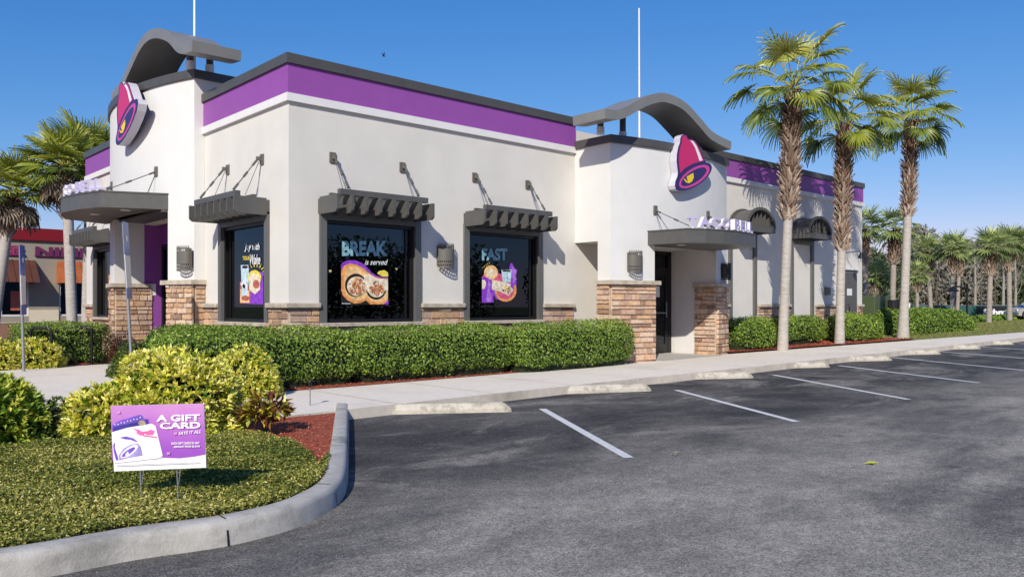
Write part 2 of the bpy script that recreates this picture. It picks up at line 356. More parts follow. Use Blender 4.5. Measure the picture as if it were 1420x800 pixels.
def copy_tree(o, parent=None):
    c = o.copy(); COL.objects.link(c); c.parent = parent
    for ch in [x for x in bpy.data.objects if x.parent == o]: copy_tree(ch, c)
    return c
def text2d(txt, bold=0.0, shear=0.0, space=1.0):       # polygons of a text in a unit box: (verts, faces)
    cu = bpy.data.curves.new('t', 'FONT'); cu.body = txt; cu.offset = bold; cu.shear = shear; cu.space_character = space
    cu.resolution_u = 3; cu.fill_mode = 'FRONT'
    o = bpy.data.objects.new('t', cu); COL.objects.link(o)
    bpy.context.view_layer.update()
    dg = bpy.context.evaluated_depsgraph_get(); me = bpy.data.meshes.new_from_object(o.evaluated_get(dg))
    v = np.array([x.co[:] for x in me.vertices]); f = [list(p.vertices) for p in me.polygons]
    bpy.data.objects.remove(o); bpy.data.meshes.remove(me); bpy.data.curves.remove(cu)
    v = v[:, :2]; mn = v.min(0); mx = v.max(0); return (v - mn) / (mx - mn), f, (mx - mn)[0] / (mx - mn)[1]
def ellipse(cx, cy, a, b, ang=0, n=28, a0=0, a1=2 * math.pi):
    c, s_ = math.cos(ang), math.sin(ang); full = abs(a1 - a0 - 2 * math.pi) < 1e-6
    return [(cx + a * math.cos(t) * c - b * math.sin(t) * s_, cy + a * math.cos(t) * s_ + b * math.sin(t) * c)
            for t in [a0 + (a1 - a0) * i / (n if full else n - 1) for i in range(n)]]

# ------------------------------------------------------------------ setting: ground
def poly_sheet(name, poly, dz, m, kind='structure', thick=0, edge=None, parent=None, label=None, cat=None):
    mb = MB()
    # split in x so that the sheet follows the grade
    import bmesh
    bm = bmesh.new(); vs_ = [bm.verts.new((x, y, 0)) for x, y in poly]; bm.faces.new(vs_)
    for cx in (12, 57):
        geom = bm.verts[:] + bm.edges[:] + bm.faces[:]
        bmesh.ops.bisect_plane(bm, geom=geom, plane_co=(cx, 0, 0), plane_no=(1, 0, 0))
    bmesh.ops.triangulate(bm, faces=bm.faces[:])
    bm.verts.index_update()
    top = [(v.co.x, v.co.y, g(v.co.x) + dz) for v in bm.verts]
    mb.add(top, [[v.index for v in f.verts] if f.normal.z > 0 else [v.index for v in f.verts][::-1] for f in bm.faces], m)
    if thick:
        for e in bm.edges:
            if len(e.link_faces) == 1:
                a, b = e.verts; pa, pb = top[a.index], top[b.index]
                mb.add([pa, pb, (pb[0], pb[1], pb[2] - thick), (pa[0], pa[1], pa[2] - thick)], [(0, 1, 2, 3)], edge or m)
    bm.free(); o = mb.build(name, parent); tag(o, label, cat, kind=kind); return o
poly_sheet('ground', [(-500, -400), (700, -400), (700, 800), (-500, 800)], -.05, M['earth'])
poly_sheet('asphalt_lot', [(-60, -60), (58, -60), (58, 60), (-60, 60)], 0, M['asphalt'])
P2 = lambda u, v, dz=0: site(u, v, dz)[:2]
front = [P2(u, v, .13) for u, v in ((486, 567), (700, 544), (900, 523), (1053, 507.5), (1210, 490.5), (1420, 468))]
d_ = (front[-1][0] - front[-2][0], front[-1][1] - front[-2][1])
front.append((56, front[-1][1] + (56 - front[-1][0]) * d_[1] / d_[0]))
back = [P2(u, v, .13) for u, v in ((348, 546), (480, 536.5), (870, 503), (1000, 491.5), (1215, 475.5), (1420, 460.5))]
back.append((56, back[-1][1] + .6))
FY = front[0][1]
walk = [(-9, FY - .1), (1.0, FY), (front[0][0] - .15, FY - .02)] + front[0:] + back[::-1] + [(3.4, 11.9), (4.6, 15.2), (5.15, 17.0), (6.42, 17.1), (6.42, 18.7), (5.2, 19.0), (-9, 18.3)]
poly_sheet('sidewalk', walk, .13, M['concrete'], thick=.2, edge=M['curbface'])
# joints cut in the walk
mb = MB()
for x in np.arange(4.2, 50, 1.75):
    def yi(line, x):
        for a, b in zip(line, line[1:]):
            if a[0] <= x <= b[0]: return a[1] + (b[1] - a[1]) * (x - a[0]) / (b[0] - a[0])
        return None
    y0, y1 = yi(front, x), yi(back, x)
    if y0 and y1: mb.add([(x, y0, g(x) + .133), (x + .012, y0, g(x) + .133), (x + .012, y1, g(x) + .133), (x, y1, g(x) + .133)], [(0, 1, 2, 3)], M['cap'])
    if y0: mb.add([(x, y0 - .003, g(x) + .13), (x + .01, y0 - .003, g(x) + .13), (x + .01, y0 - .003, g(x)), (x, y0 - .003, g(x))], [(0, 1, 2, 3)], M['cap'])
for y in (10.9, 12.7, 14.5, 16.3):
    mb.add([(-6, y, .133), (3.0, y, .133), (3.0, y + .012, .133), (-6, y + .012, .133)], [(0, 1, 2, 3)], M['cap'])
tag(mb.build('sidewalk_joints'), kind='structure')
# apron to the side door
poly_sheet('entry_slab', [(14.8, 11.2), (17.2, 11.2), (17.2, 12.9), (14.8, 12.9)], .138, M['slab'], thick=.1)

# island curb
cb = [P2(u, v, 0) for u, v in ((-420, 900), (-150, 838), (67, 800), (189, 776), (315, 757), (405, 734), (450, 713), (473, 695), (482, 674), (484, 640), (484.5, 600), (484.5, 574))]
def smooth_line(pts, n=4):
    out = []
    for i in range(len(pts) - 1):
        p0 = Vector(pts[max(i - 1, 0)]); p1 = Vector(pts[i]); p2 = Vector(pts[i + 1]); p3 = Vector(pts[min(i + 2, len(pts) - 1)])
        for k in range(n):
            t = k / n
            out.append(.5 * ((2 * p1) + (-p0 + p2) * t + (2 * p0 - 5 * p1 + 4 * p2 - p3) * t * t + (-p0 + 3 * p1 - 3 * p2 + p3) * t ** 3))
    out.append(Vector(pts[-1])); return [(p.x, p.y) for p in out]
cl = smooth_line([(x, y) for x, y in cb], 6)
def offset(line, d):
    out = []
    for i, (x, y) in enumerate(line):
        a = Vector(line[max(i - 1, 0)]); b = Vector(line[min(i + 1, len(line) - 1)]); t = (b - a).normalized(); n = Vector((-t.y, t.x))
        out.append((x + n.x * d, y + n.y * d))
    return out
prof = [(0, -.02), (.012, .105), (.022, .130), (.045, .145), (.15, .15), (.163, .142), (.166, .05)]
mb = MB(); rows = [offset(cl, d) for d, z in prof]
vs_ = [(r[i][0], r[i][1], prof[j][1]) for i in range(len(cl)) for j, r in enumerate(rows)]; n = len(prof)
mb.add(vs_, [(i * n + j, (i + 1) * n + j, (i + 1) * n + j + 1, i * n + j + 1) for i in range(len(cl) - 1) for j in range(n - 1)], M['curb'], smooth=True)
j0 = len(vs_) - n; mb.add(vs_[j0:], [list(range(n))], M['curb'])
ol = offset(cl, -.004); ol2 = offset(cl, .17)
for k in (8, 24, 40, 54):   # expansion joints
    a = Vector(ol[k]); b = Vector(ol2[k]); t = (Vector(ol[k + 1]) - a).normalized() * .012
    t *= .9; nv = (b - a).normalized()
    mb.add([(a.x - nv.x * .003, a.y - nv.y * .003, 0), (a.x + t.x - nv.x * .003, a.y + t.y - nv.y * .003, 0), (a.x + t.x + nv.x * .012, a.y + t.y + nv.y * .012, .092), (a.x + nv.x * .012, a.y + nv.y * .012, .092)], [(0, 1, 2, 3)], M['black'])
    mb.add([(a.x + (b.x - a.x) * .3, a.y + (b.y - a.y) * .3, .1535), (a.x + (b.x - a.x) * .3 + t.x, a.y + (b.y - a.y) * .3 + t.y, .1535), (b.x + t.x, b.y + t.y, .1545), (b.x, b.y, .1545)], [(0, 1, 2, 3)], M['black'])
tag(mb.build('island_kerb'), kind='structure')
inner = offset(cl, .158)

# mulch beds (base sheet + loose chips)
def pip(px, py, poly):
    inside = np.zeros(len(px), bool); n = len(poly)
    for i in range(n):
        x0, y0 = poly[i]; x1, y1 = poly[(i + 1) % n]
        c = ((y0 > py) != (y1 > py)) & (px < (x1 - x0) * (py - y0) / (y1 - y0 + 1e-12) + x0); inside ^= c
    return inside
def scatter(poly, n):
    a = np.array(poly); mn, mx = a.min(0), a.max(0); P = rng.random((n, 2)) * (mx - mn) + mn
    return P[pip(P[:, 0], P[:, 1], poly)]
M['mulchbase'] = mat('mulch_base', (.30, .065, .032), .95, .45, 25, .8, 40)
def leafcards(P, N, L_, W_, rnd=None, up=0.0, bend=.25, jitter=.6):
    n = len(P); N = N + rng.normal(0, jitter, (n, 3)); N[:, 2] += up; N /= np.linalg.norm(N, axis=1)[:, None]
    T = rng.normal(0, 1, (n, 3)); T -= (T * N).sum(1)[:, None] * N; T /= np.linalg.norm(T, axis=1)[:, None]; S = np.cross(N, T)
    L_ = (L_ * rng.uniform(.6, 1.25, n))[:, None]; W_ = (W_ * rng.uniform(.7, 1.2, n))[:, None]
    V = np.stack([P - T * L_ / 2, P + S * W_ / 2 + N * L_ * bend * .4, P + T * L_ / 2 - N * L_ * bend * .3, P - S * W_ / 2 + N * L_ * bend * .4], 1).reshape(-1, 3)
    i = np.arange(n)[:, None] * 4; Fc = np.concatenate([i + [0, 1, 2], i + [0, 2, 3]], 1).reshape(-1, 3); return V, Fc
def bed(name, poly, dz, density, size=.035):
    poly_sheet(name, poly, dz, M['mulchbase'])
    P = scatter(poly, density); z = np.array([g(x) for x in P[:, 0]]) + dz + .004 + rng.random(len(P)) * .014
    V, Fc = leafcards(np.c_[P, z], np.tile([0, 0, 1.], (len(P), 1)), size, size * .28, jitter=.25, bend=.05)
    mb = MB(); t = rng.random(len(P)); mb.arrays(V, Fc, M['mulch'], np.repeat(t, 2)); o = mb.build(name + '_chips'); tag(o, kind='stuff')
    tag(o, 'loose red wood chips scattered over the ' + name.replace('_', ' '), 'mulch'); return o
isl = inner + [(front[0][0] - .16, FY - .1), (3, FY - .08), (1.0, FY - .1), (-6, FY - .15)]
bed('island_mulch', isl, .118, 30000, .04)
hb = back[:3] + [(14.0, 11.25), (14.0, 12.68), (6.4, 12.68), (6.4, 17.0), (5.2, 17.1), (4.6, 15.2), (3.4, 11.9)]
bed('corner_mulch', hb, .135, 26000, .05)
fb = [(17.9, yi(back, 17.9) - .0)] + [(p[0], p[1]) for p in back if 18 < p[0] < 27.6] + [(27.8, yi(back, 27.8) + .02), (27.8, 12.68), (17.9, 12.68)]
bed('side_mulch', fb, .17, 14000, .06)
lb = [(-9, 18.3), (5.2, 19.0), (5.4, 21), (6.3, 21.8), (6.3, 26), (-9, 26)]
bed('bike_rack_mulch', lb, .14, 14000, .06)
# lawn on the far right, path and mulch beyond it
def qd(pts, dz): return [P2(u, v, dz) for u, v in pts]
yb = lambda x: yi(back, min(x, 55.9))
lawn = [(27.8, yb(27.8)), (33, yb(33)), (40, yb(40)), (56, yb(56)), (90, 21), (90, 34), (36, 20), (28.2, 15)]
poly_sheet('lawn', lawn, .15, M['grass'], thick=.2)
V = scatter(lawn[:4] + [(56, 24), (36, 20), (28.2, 15)], 26000); z = np.array([g(x) for x in V[:, 0]]) + .16
Vv, Fc = leafcards(np.c_[V, z], rng.normal(0, 1, (len(V), 3)) * [1, 1, .2], .10, .02, jitter=.2)
M['grassblade'] = tone_mat('grass_blade', [(0, (.12, .17, .03)), (.6, (.26, .28, .07)), (1, (.46, .38, .17))], .8, .2)
mb = MB(); mb.arrays(Vv, Fc, M['grassblade'], np.repeat(rng.random(len(V)), 2)); tag(mb.build('lawn_grass'), 'short yellowing grass on the strip beside the far end of the sidewalk', 'grass', kind='stuff')

# painted stall lines
lines = []
LN = [((752, 567), (872, 635)), ((938, 541), (1105, 585)), ((1073, 520), (1260, 554)), ((1163, 507), (1358, 531)), ((1256, 500), (1446, 516))]
W0 = [(Vector(site(*a)[:2]), Vector(site(*b)[:2])) for a, b in LN]
step = (W0[3][0] - W0[1][0]) / 2; dirn = sum(((b - a) for a, b in W0[:3]), Vector((0, 0))).normalized()
print('LINES', [(tuple(round(c, 2) for c in a), tuple(round(c, 2) for c in b), round((b - a).length, 2)) for a, b in W0], step, dirn)
WORLD_LINES = [(a, b) for a, b in W0[:4]]
for k in range(1, 7):
    a, b = W0[3]; WORLD_LINES.append((a + step * k, b + step * k))
for k, (a, b) in enumerate(WORLD_LINES):
    d = (b - a).normalized(); s_ = Vector((-d.y, d.x)) * .05; mb = MB(); n = 12
    pts = []
    for i in range(n + 1):
        p = a + (b - a) * i / n
        for q in (p - s_, p + s_): pts.append((q.x, q.y, g(q.x) + .005))
    mb.add(pts, [(2 * i, 2 * i + 1, 2 * i + 3, 2 * i + 2) for i in range(n)], M['line']); tag(mb.build('painted_stall_line'), kind='structure')

# ------------------------------------------------------------------ wheel stops
def wheel_stop():
    mb = MB(); L_ = .84; w, h = .085, .125
    sec = [(-w, 0), (-w, .05), (-.055, h - .012), (-.04, h), (.04, h), (.055, h - .012), (w, .05), (w, 0)]
    xs = [(-L_, .35), (-L_ + .07, .86), (-L_ + .12, 1.0)] + [(x, 1.0) for x in np.linspace(-.5, .5, 5)] + [(L_ - .12, 1), (L_ - .07, .86), (L_, .35)]
    vs = [(x, y * (0.9 + .1 * k), z * k) for x, k in xs for y, z in sec]; m = len(sec)
    mb.add(vs, [(i * m + j, (i + 1) * m + j, (i + 1) * m + j + 1, i * m + j + 1) for i in range(len(xs) - 1) for j in range(m - 1)] + [list(range(m))[::-1], [(len(xs) - 1) * m + j for j in range(m)]], M['stop'])
    return mb.build('wheel_stop')
ws = wheel_stop()
ST = [((532, 575), (708, 571)), ((765, 547), (908, 542)), ((928, 527), (1047, 524)), ((1052, 512), (1154, 509)), ((1149, 502.5), (1241, 499.6))]
SW = [(Vector(site(*a)[:2]), Vector(site(*b)[:2])) for a, b in ST]
print('STOPS', [(tuple(round(c, 2) for c in a), tuple(round(c, 2) for c in b), round((b - a).length, 2)) for a, b in SW])
stl = ['dirty concrete wheel stop nearest the island kerb', 'second concrete wheel stop, in front of the right end of the long hedge', 'concrete wheel stop in front of the stone pier of the side door',
       'concrete wheel stop below the side door canopy', 'fifth concrete wheel stop, in line with the nearest palm row', 'sixth concrete wheel stop, before the green cabinet', 'seventh wheel stop, before the round hedge by the third palm', 'eighth and farthest visible wheel stop']
sdir = (SW[0][1] - SW[0][0]).normalized()
cents = [(a + b) / 2 for a, b in SW]; stp = (cents[4] - cents[1]) / 3
cents += [cents[4] + stp * k for k in (1, 2, 3)]
for k, c in enumerate(cents):
    o = ws if k == 0 else ws.copy()
    if k: COL.objects.link(o)
    dd = (SW[k][1] - SW[k][0]) if k < 4 else (SW[3][1] - SW[3][0]); nn = Vector((-dd.y, dd.x)).normalized() * .08
    o.location = (c.x + nn.x, c.y + nn.y, g(c.x)); o.rotation_euler = (0, 0, math.atan2(dd.y, dd.x) + random.uniform(-.01, .01))
    tag(o, stl[k], 'wheel stop', 'concrete wheel stops along the sidewalk')

# ------------------------------------------------------------------ restaurant
XF, YF = 6.43, 12.69            # planes of the street face (x) and the lot face (y)
XE, YE = 28.1, 24.75
ZR = 5.67
B = root('restaurant_building', (XF, YF, 0), 'cream stucco fast food restaurant with a purple parapet band, two towers and stone base', 'restaurant')
def wall_y(mb, y0, y1, x0, x1, z0, z1, holes, m):
    xs = sorted({x0, x1} | {h[0] for h in holes} | {h[1] for h in holes}); zs = sorted({z0, z1} | {h[2] for h in holes} | {h[3] for h in holes})
    for a, b in zip(xs, xs[1:]):
        for c, d in zip(zs, zs[1:]):
            if not any(h[0] <= a < h[1] and h[2] <= c < h[3] for h in holes): mb.box(a, b, y0, y1, c, d, m)
def wall_x(mb, x0, x1, y0, y1, z0, z1, holes, m):
    ys = sorted({y0, y1} | {h[0] for h in holes} | {h[1] for h in holes}); zs = sorted({z0, z1} | {h[2] for h in holes} | {h[3] for h in holes})
    for a, b in zip(ys, ys[1:]):
        for c, d in zip(zs, zs[1:]):
            if not any(h[0] <= a < h[1] and h[2] <= c < h[3] for h in holes): mb.box(x0, x1, a, b, c, d, m)
WIN_Y = [(7.00, 9.15), (10.22, 12.42)]; WIN_X = [(13.40, 15.54), (21.85, 23.98)]
ZW0, ZW1 = 1.10, 3.05
mb = MB()
wall_y(mb, YF, YF + .25, XF, XE, -.1, 5.4, [(a, b, ZW0, ZW1) for a, b in WIN_Y] + [(15.2, 17.25, -.1, 2.80)], M['beige'])
wall_x(mb, XF, XF + .25, YF + .25, YE, -.1, 5.4, [(a, b, ZW0, ZW1) for a, b in WIN_X] + [(17.3, 19.95, -.1, 3.3)], M['beige'])
mb.box(XE - .25, XE, YF + .25, YE, -.1, 5.4, M['beige']); mb.box(XF + .25, XE - .25, YE - .25, YE, -.1, 5.4, M['beige'])
mb.build('wall', B)
mb = MB(); mb.box(XF + .25, XE - .25, YF + .25, YE - .25, 4.75, 4.9, M['roof']); mb.build('roof', B)
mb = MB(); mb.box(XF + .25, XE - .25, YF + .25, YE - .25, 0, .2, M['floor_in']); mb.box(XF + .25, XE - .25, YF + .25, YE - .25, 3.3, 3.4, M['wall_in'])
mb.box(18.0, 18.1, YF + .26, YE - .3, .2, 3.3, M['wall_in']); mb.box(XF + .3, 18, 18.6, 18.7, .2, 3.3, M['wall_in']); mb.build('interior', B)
# interior furniture seen dimly through the glass
for x in (8.0, 10.8, 12.6):
    mb = MB(); mb.box(x - .35, x + .35, 14.0, 14.7, .90, .94, M['wood']); mb.tube([(x, 14.35, .2), (x, 14.35, .9)], .04, M['black'])
    for s_ in (-.62, .62): mb.box(x + s_ - .2, x + s_ + .2, 14.1, 14.55, .62, .66, M['wood']); mb.box(x + s_ + (.18 if s_ > 0 else -.2), x + s_ + (.2 if s_ > 0 else -.18), 14.1, 14.55, .66, 1.15, M['wood'])
    mb.build('dining_table', B)
for x, y, z in ((8.65, 15.2, 2.15), (11.0, 16.2, 2.3), (9.4, 16.8, 2.25)):
    mb = MB(); mb.tube([(x, y, 3.3), (x, y, z + .1)], .008, M['black']); mb.tube([(x, y, z + .1), (x, y, z)], [.02, .09], M['black'], 12, cap=False)
    mb.tube([(x, y, z + .02), (x, y, z - .04)], [.035, .02], M['lamp'], 8); mb.build('pendant_lamp', B)

# parapet: purple band, trim, coping (segments broken by the towers)
def band(seg, kind):
    a, b = seg[1], seg[2]
    def bx(mb, z0, z1, d, m):
        if seg[0] == 'y': mb.box(a - (d if a == XF else 0), b + (d if b == XE else 0), YF - d, YF + .25, z0, z1, m)
        else: mb.box(XF - d, XF + .25, a + (.25 if a == YF else 0), b, z0, z1, m)
    mb = MB(); bx(mb, 5.004, 5.5, .03, M['purple']); mb.build('purple_band', B)
    mb = MB(); bx(mb, 4.865, 5.0, .06, M['trim']); mb.build('ledge', B)
    mb = MB(); bx(mb, 5.502, 5.67, .07, M['coping']); mb.build('coping', B)
band(('y', XF, 13.48), 0); band(('y', 18.0, XE), 0); band(('x', YF, 16.32), 0); band(('x', 21.78, YE), 0)

# stone base
TI = 0
def stones(mb, p0, ud, width, z0, z1, nd, base=.03):
    u = Vector(ud); nrm = Vector(nd); p0 = Vector(p0); z = z0
    q = [p0 + nrm * base * .4, p0 + u * width + nrm * base * .4]
    mb.add([(q[0].x, q[0].y, z0), (q[1].x, q[1].y, z0), (q[1].x, q[1].y, z1), (q[0].x, q[0].y, z1)], [(0, 1, 2, 3)], M['mortar'])
    while z < z1 - .01:
        h = random.choice((.08, .10, .12, .14)); h = min(h, z1 - z)
        if z1 - z - h < .035: h = z1 - z
        x = 0.0
        while x < width - .001:
            w_ = random.uniform(.15, .42); w_ = min(w_, width - x)
            if width - x - w_ < .07: w_ = width - x
            d = base + random.uniform(0, .016); gp = .0065
            a = p0 + u * (x + gp); b = p0 + u * (x + w_ - gp); za, zb = z + gp, z + h - gp; k = .008
            j = lambda: random.uniform(-.004, .004)
            out = [a + nrm * d + u * k, b + nrm * d - u * k]
            vs = [(a.x, a.y, za), (b.x, b.y, za), (b.x, b.y, zb), (a.x, a.y, zb)] + [(out[0].x + j(), out[0].y + j(), za + k + j()), (out[1].x + j(), out[1].y + j(), za + k + j()), (out[1].x + j(), out[1].y + j(), zb - k + j()), (out[0].x + j(), out[0].y + j(), zb - k + j())]
            mb.add(vs, [(4, 5, 6, 7), (0, 1, 5, 4), (1, 2, 6, 5), (2, 3, 7, 6), (3, 0, 4, 7)], M['stone'], random.random())
            x += w_
        z += h
def capstone(mb, x0, x1, y0, y1, z0, z1): mb.bevbox(x0, x1, y0, y1, z0, z1, M['cap'], .018)
ZC = 1.36
for a, b in ((XF, 7.0 - .0), (9.15, 10.22), (12.42, 13.42), (18.1, 19.75), (21.25, 23.1), (24.7, 26.45), (27.7, XE)):
    mb = MB(); stones(mb, (a, YF, 0), (1, 0, 0), b - a, .05, ZC, (0, -1, 0)); mb.build('stone_base', B)
    mb = MB(); capstone(mb, a - (.10 if a == XF else 0), b, YF - .1, YF + .02, ZC, ZC + .09); mb.build('base_cap', B)
for a, b in ((YF, 13.40), (15.54, 16.4), (20.9, 21.85), (23.98, YE)):
    mb = MB(); stones(mb, (XF, a, 0), (0, 1, 0), b - a, .05, ZC, (-1, 0, 0)); mb.build('stone_base', B)
    mb = MB(); capstone(mb, XF - .1, XF + .02, a + (.02 if a == YF else 0), b, ZC, ZC + .09); mb.build('base_cap', B)
for a, b in WIN_Y:
    mb = MB(); stones(mb, (a, YF, 0), (1, 0, 0), b - a, .05, ZW0 - .07, (0, -1, 0)); mb.build('stone_base', B)
    mb = MB(); mb.bevbox(a, b, YF - .1, YF + .1, ZW0 - .07, ZW0, M['cap'], .01); mb.build('window_sill', B)
for a, b in WIN_X:
    mb = MB(); stones(mb, (XF, a, 0), (0, 1, 0), b - a, .05, ZW0 - .07, (-1, 0, 0)); mb.build('stone_base', B)
    mb = MB(); mb.bevbox(XF - .1, XF + .1, a, b, ZW0 - .07, ZW0, M['cap'], .01); mb.build('window_sill', B)

# windows: local frame (origin at left jamb seen from outside)
def win_frame(axis, a, b):
    def P(u, d, z):         # u along the wall, d outwards
        return (u, YF - d, z) if axis == 'y' else (XF - d, u, z)
    def bx(mb, u0, u1, d0, d1, z0, z1, m):
        p = P(u0, d0, z0); q = P(u1, d1, z1)
        mb.box(min(p[0], q[0]), max(p[0], q[0]), min(p[1], q[1]), max(p[1], q[1]), z0, z1, m)
    mb = MB()
    bx(mb, a, a + .13, -.06, .05, ZW0, ZW1, M['frame']); bx(mb, b - .13, b, -.06, .05, ZW0, ZW1, M['frame'])
    bx(mb, a + .13, b - .13, -.06, .045, ZW1 - .14, ZW1, M['frame'])
    win = mb.build('window', B)
    mb = MB(); i0, i1, zt, zb = a + .13, b - .13, ZW1 - .14, ZW0
    bx(mb, i0, i0 + .05, -.12, -.02, zb, zt, M['black']); bx(mb, i1 - .05, i1, -.12, -.02, zb, zt, M['black'])
    bx(mb, i0 + .05, i1 - .05, -.12, -.02, zt - .06, zt, M['black']); bx(mb, i0 + .05, i1 - .05, -.12, -.02, zb, zb + .06, M['black'])
    bx(mb, i1 - .16, i1 - .13, -.12, -.07, zb + .06, zt - .06, M['black']); ORG[win.name] = ORG[B.name]; mb.build('frame', win)
    mb = MB(); bx(mb, i0 + .05, i1 - .05, -.10, -.09, zb + .06, zt - .06, M['glass']); mb.build('pane', win)
    return win
wins = [win_frame('y', *WIN_Y[0]), win_frame('y', *WIN_Y[1]), win_frame('x', *WIN_X[0]), win_frame('x', *WIN_X[1])]

# posters on the panes, drawn as flat vinyl layers
class Flat:
    def __init__(s, place): s.mb = MB(); s.place = place; s.k = 0
    def poly(s, pts, m, up=1):
        s.k += up; s.mb.add([s.place(x, y, s.k * .0005) for x, y in pts], [list(range(len(pts)))], m); return s
    def text(s, t, x0, x1, y0, y1, m, bold=.02, shear=0, skew=0, space=1.0):     # y0 = baseline
        v, f, _ = text2d(t, bold, shear, space); s.k += 1
        s.mb.add([s.place(x0 + p[0] * (x1 - x0), y0 + p[1] * (y1 - y0) + skew * p[0], s.k * .0005) for p in v], f, m); return s
def pm(name, c): return mat(name, c, .5, .32, 14)
V_ = {'or': pm('poster_orange', (.80, .33, .10)), 'or2': pm('poster_peach', (.88, .52, .24)), 'pu': pm('poster_purple', (.25, .05, .55)), 'pu2': pm('poster_violet', (.42, .18, .66)),
      'blk': pm('poster_black', (.02, .015, .012)), 'cr': pm('poster_cream', (.75, .66, .50)), 'bl': pm('poster_blue', (.22, .42, .50)), 'rd': pm('poster_red', (.45, .12, .08)),
      'rd2': pm('poster_pink', (.62, .10, .20)), 'wt': pm('poster_white', (.75, .78, .80)), 'ye': pm('poster_yellow', (.80, .62, .08)), 'br': pm('poster_brown', (.36, .17, .07)), 'ic': pm('poster_ice', (.50, .66, .75))}
def blobs(fl, cx, cy, r, n, ms, lo=.05, hi=.16):
    for i in range(n):
        a = random.uniform(0, 6.28); d = r * math.sqrt(random.random()) * .85; e = r * random.uniform(lo, hi)
        fl.poly(ellipse(cx + d * math.cos(a), cy + d * math.sin(a), e * 1.5, e, random.uniform(0, 3), 8), random.choice(ms), up=.12)
def placeY(sc, ox, oy, depth):
    def f(x, y, k):
        X, z = onY(ox + x / sc, oy + y / sc, YF + depth); return (X, YF + depth - k, z)
    return f
# poster 1 (BREAK is served)
fl = Flat(placeY(7.275, 465, 320, .085))
fl.poly([(55, 345), (75, 320), (120, 300), (200, 298), (270, 325), (320, 370), (360, 410), (400, 450), (470, 470), (530, 465), (530, 745), (60, 745)], V_['blk'])
fl.poly([(55, 345), (75, 320), (120, 300), (200, 298), (270, 325), (320, 370), (365, 420), (420, 455), (530, 465), (530, 480), (400, 465), (300, 390), (200, 335), (60, 400)], V_['pu'])
fl.poly([(60, 400), (90, 350), (150, 330), (220, 345), (280, 375), (340, 425), (400, 465), (460, 480), (530, 478), (530, 740), (350, 742), (310, 700), (250, 730), (190, 735), (120, 700), (75, 650), (60, 600)], V_['or'])
fl.poly([(105, 400), (150, 355), (210, 360), (280, 400), (340, 445), (400, 480), (530, 490), (530, 690), (450, 725), (380, 715), (320, 670), (250, 700), (190, 705), (120, 660), (90, 600), (85, 480)], V_['or2'])
fl.poly(ellipse(210, 550, 118, 118), V_['or']); fl.poly([(p[0], p[1]) for p in ellipse(205, 550, 108, 118)], V_['blk'])
fl.poly(ellipse(410, 590, 100, 105), V_['blk']); fl.poly([(290, 450), (340, 440), (420, 480), (530, 490), (530, 600), (330, 620), (290, 560)], V_['cr'])
fl.poly(ellipse(215, 560, 98, 98), V_['cr']); fl.poly(ellipse(412, 580, 88, 92), V_['cr'])
blobs(fl, 215, 560, 92, 60, [V_['or2'], V_['wt'], V_['br'], V_['rd']], .04, .1); blobs(fl, 412, 580, 84, 50, [V_['or2'], V_['wt'], V_['br'], V_['rd']], .04, .1)
blobs(fl, 215, 560, 90, 40, [V_['rd'], V_['br'], V_['or']]); blobs(fl, 412, 580, 80, 36, [V_['rd'], V_['br'], V_['or']])
fl.poly([(415, 430), (440, 405), (490, 398), (525, 420), (530, 462), (470, 462)], V_['ye']); fl.poly([(480, 742), (530, 700), (530, 742)], V_['pu'])
fl.text('BREAK', 62, 520, 255, 105, V_['bl'], .045); fl.text('is served', 290, 525, 345, 290, V_['wt'], .01, .35)
fl.poly([(60, 730), (150, 732), (150, 738), (60, 736)], V_['wt'])
fl.mb.build('poster', wins[0])
fl = Flat(placeY(8.892, 660, 335, .085))
fl.poly([(72, 440), (110, 400), (270, 380), (330, 420), (500, 500), (490, 640), (430, 710), (350, 740), (250, 710), (215, 660), (215, 750), (72, 755)], V_['pu'])
fl.poly(ellipse(365, 600, 135, 140), V_['or']); fl.poly(ellipse(365, 600, 110, 112), V_['rd2']); fl.poly([(72, 440), (110, 380), (330, 400), (330, 560), (190, 520), (72, 450)], V_['rd2'])
fl.poly(ellipse(185, 380, 85, 88), V_['or2']); fl.poly(ellipse(180, 385, 45, 48), V_['cr'])
fl.poly([(195, 470), (300, 490), (430, 520), (460, 600), (400, 665), (300, 620), (195, 590)], V_['cr']); blobs(fl, 380, 590, 65, 34, [V_['rd'], V_['br'], V_['ye'], V_['blk']], .06, .15)
fl.poly([(400, 290), (440, 260), (475, 330), (505, 350), (490, 420), (500, 470), (450, 580), (425, 560), (420, 400)], V_['pu']); fl.poly([(440, 300), (470, 340), (500, 360), (480, 420), (495, 460), (455, 520), (445, 400)], V_['pu2'])
fl.poly([(310, 350), (440, 345), (425, 500), (330, 505)], V_['ic']); fl.poly([(325, 350), (425, 350), (420, 370), (330, 372)], V_['blk']); blobs(fl, 375, 440, 50, 8, [V_['bl'], V_['wt']], .1, .2)
fl.poly([(72, 440), (130, 440), (185, 480), (190, 560), (185, 620), (210, 660), (215, 750), (72, 755)], V_['pu']); fl.poly([(72, 470), (110, 475), (125, 530), (100, 580), (72, 590)], V_['cr']); fl.poly([(150, 480), (180, 510), (160, 600), (190, 680), (190, 740), (120, 740), (140, 600)], V_['pu2'])
fl.text('FAST', 70, 385, 235, 85, V_['bl'], .045)
for i in range(5): fl.poly([(75 + i * 22, 330 - i * 14), (82 + i * 22, 326 - i * 14), (95 + i * 14, 295 - i * 12)], V_['ye'], .2)
fl.mb.build('poster', wins[1])
def placeX(sc, ox, oy, depth):
    def f(x, y, k):
        Y, z = onX(ox + x / sc, oy + y / sc, XF + depth); return (XF + depth - k, Y, z)
    return f
fl = Flat(placeX(5.714, 300, 310, .085))
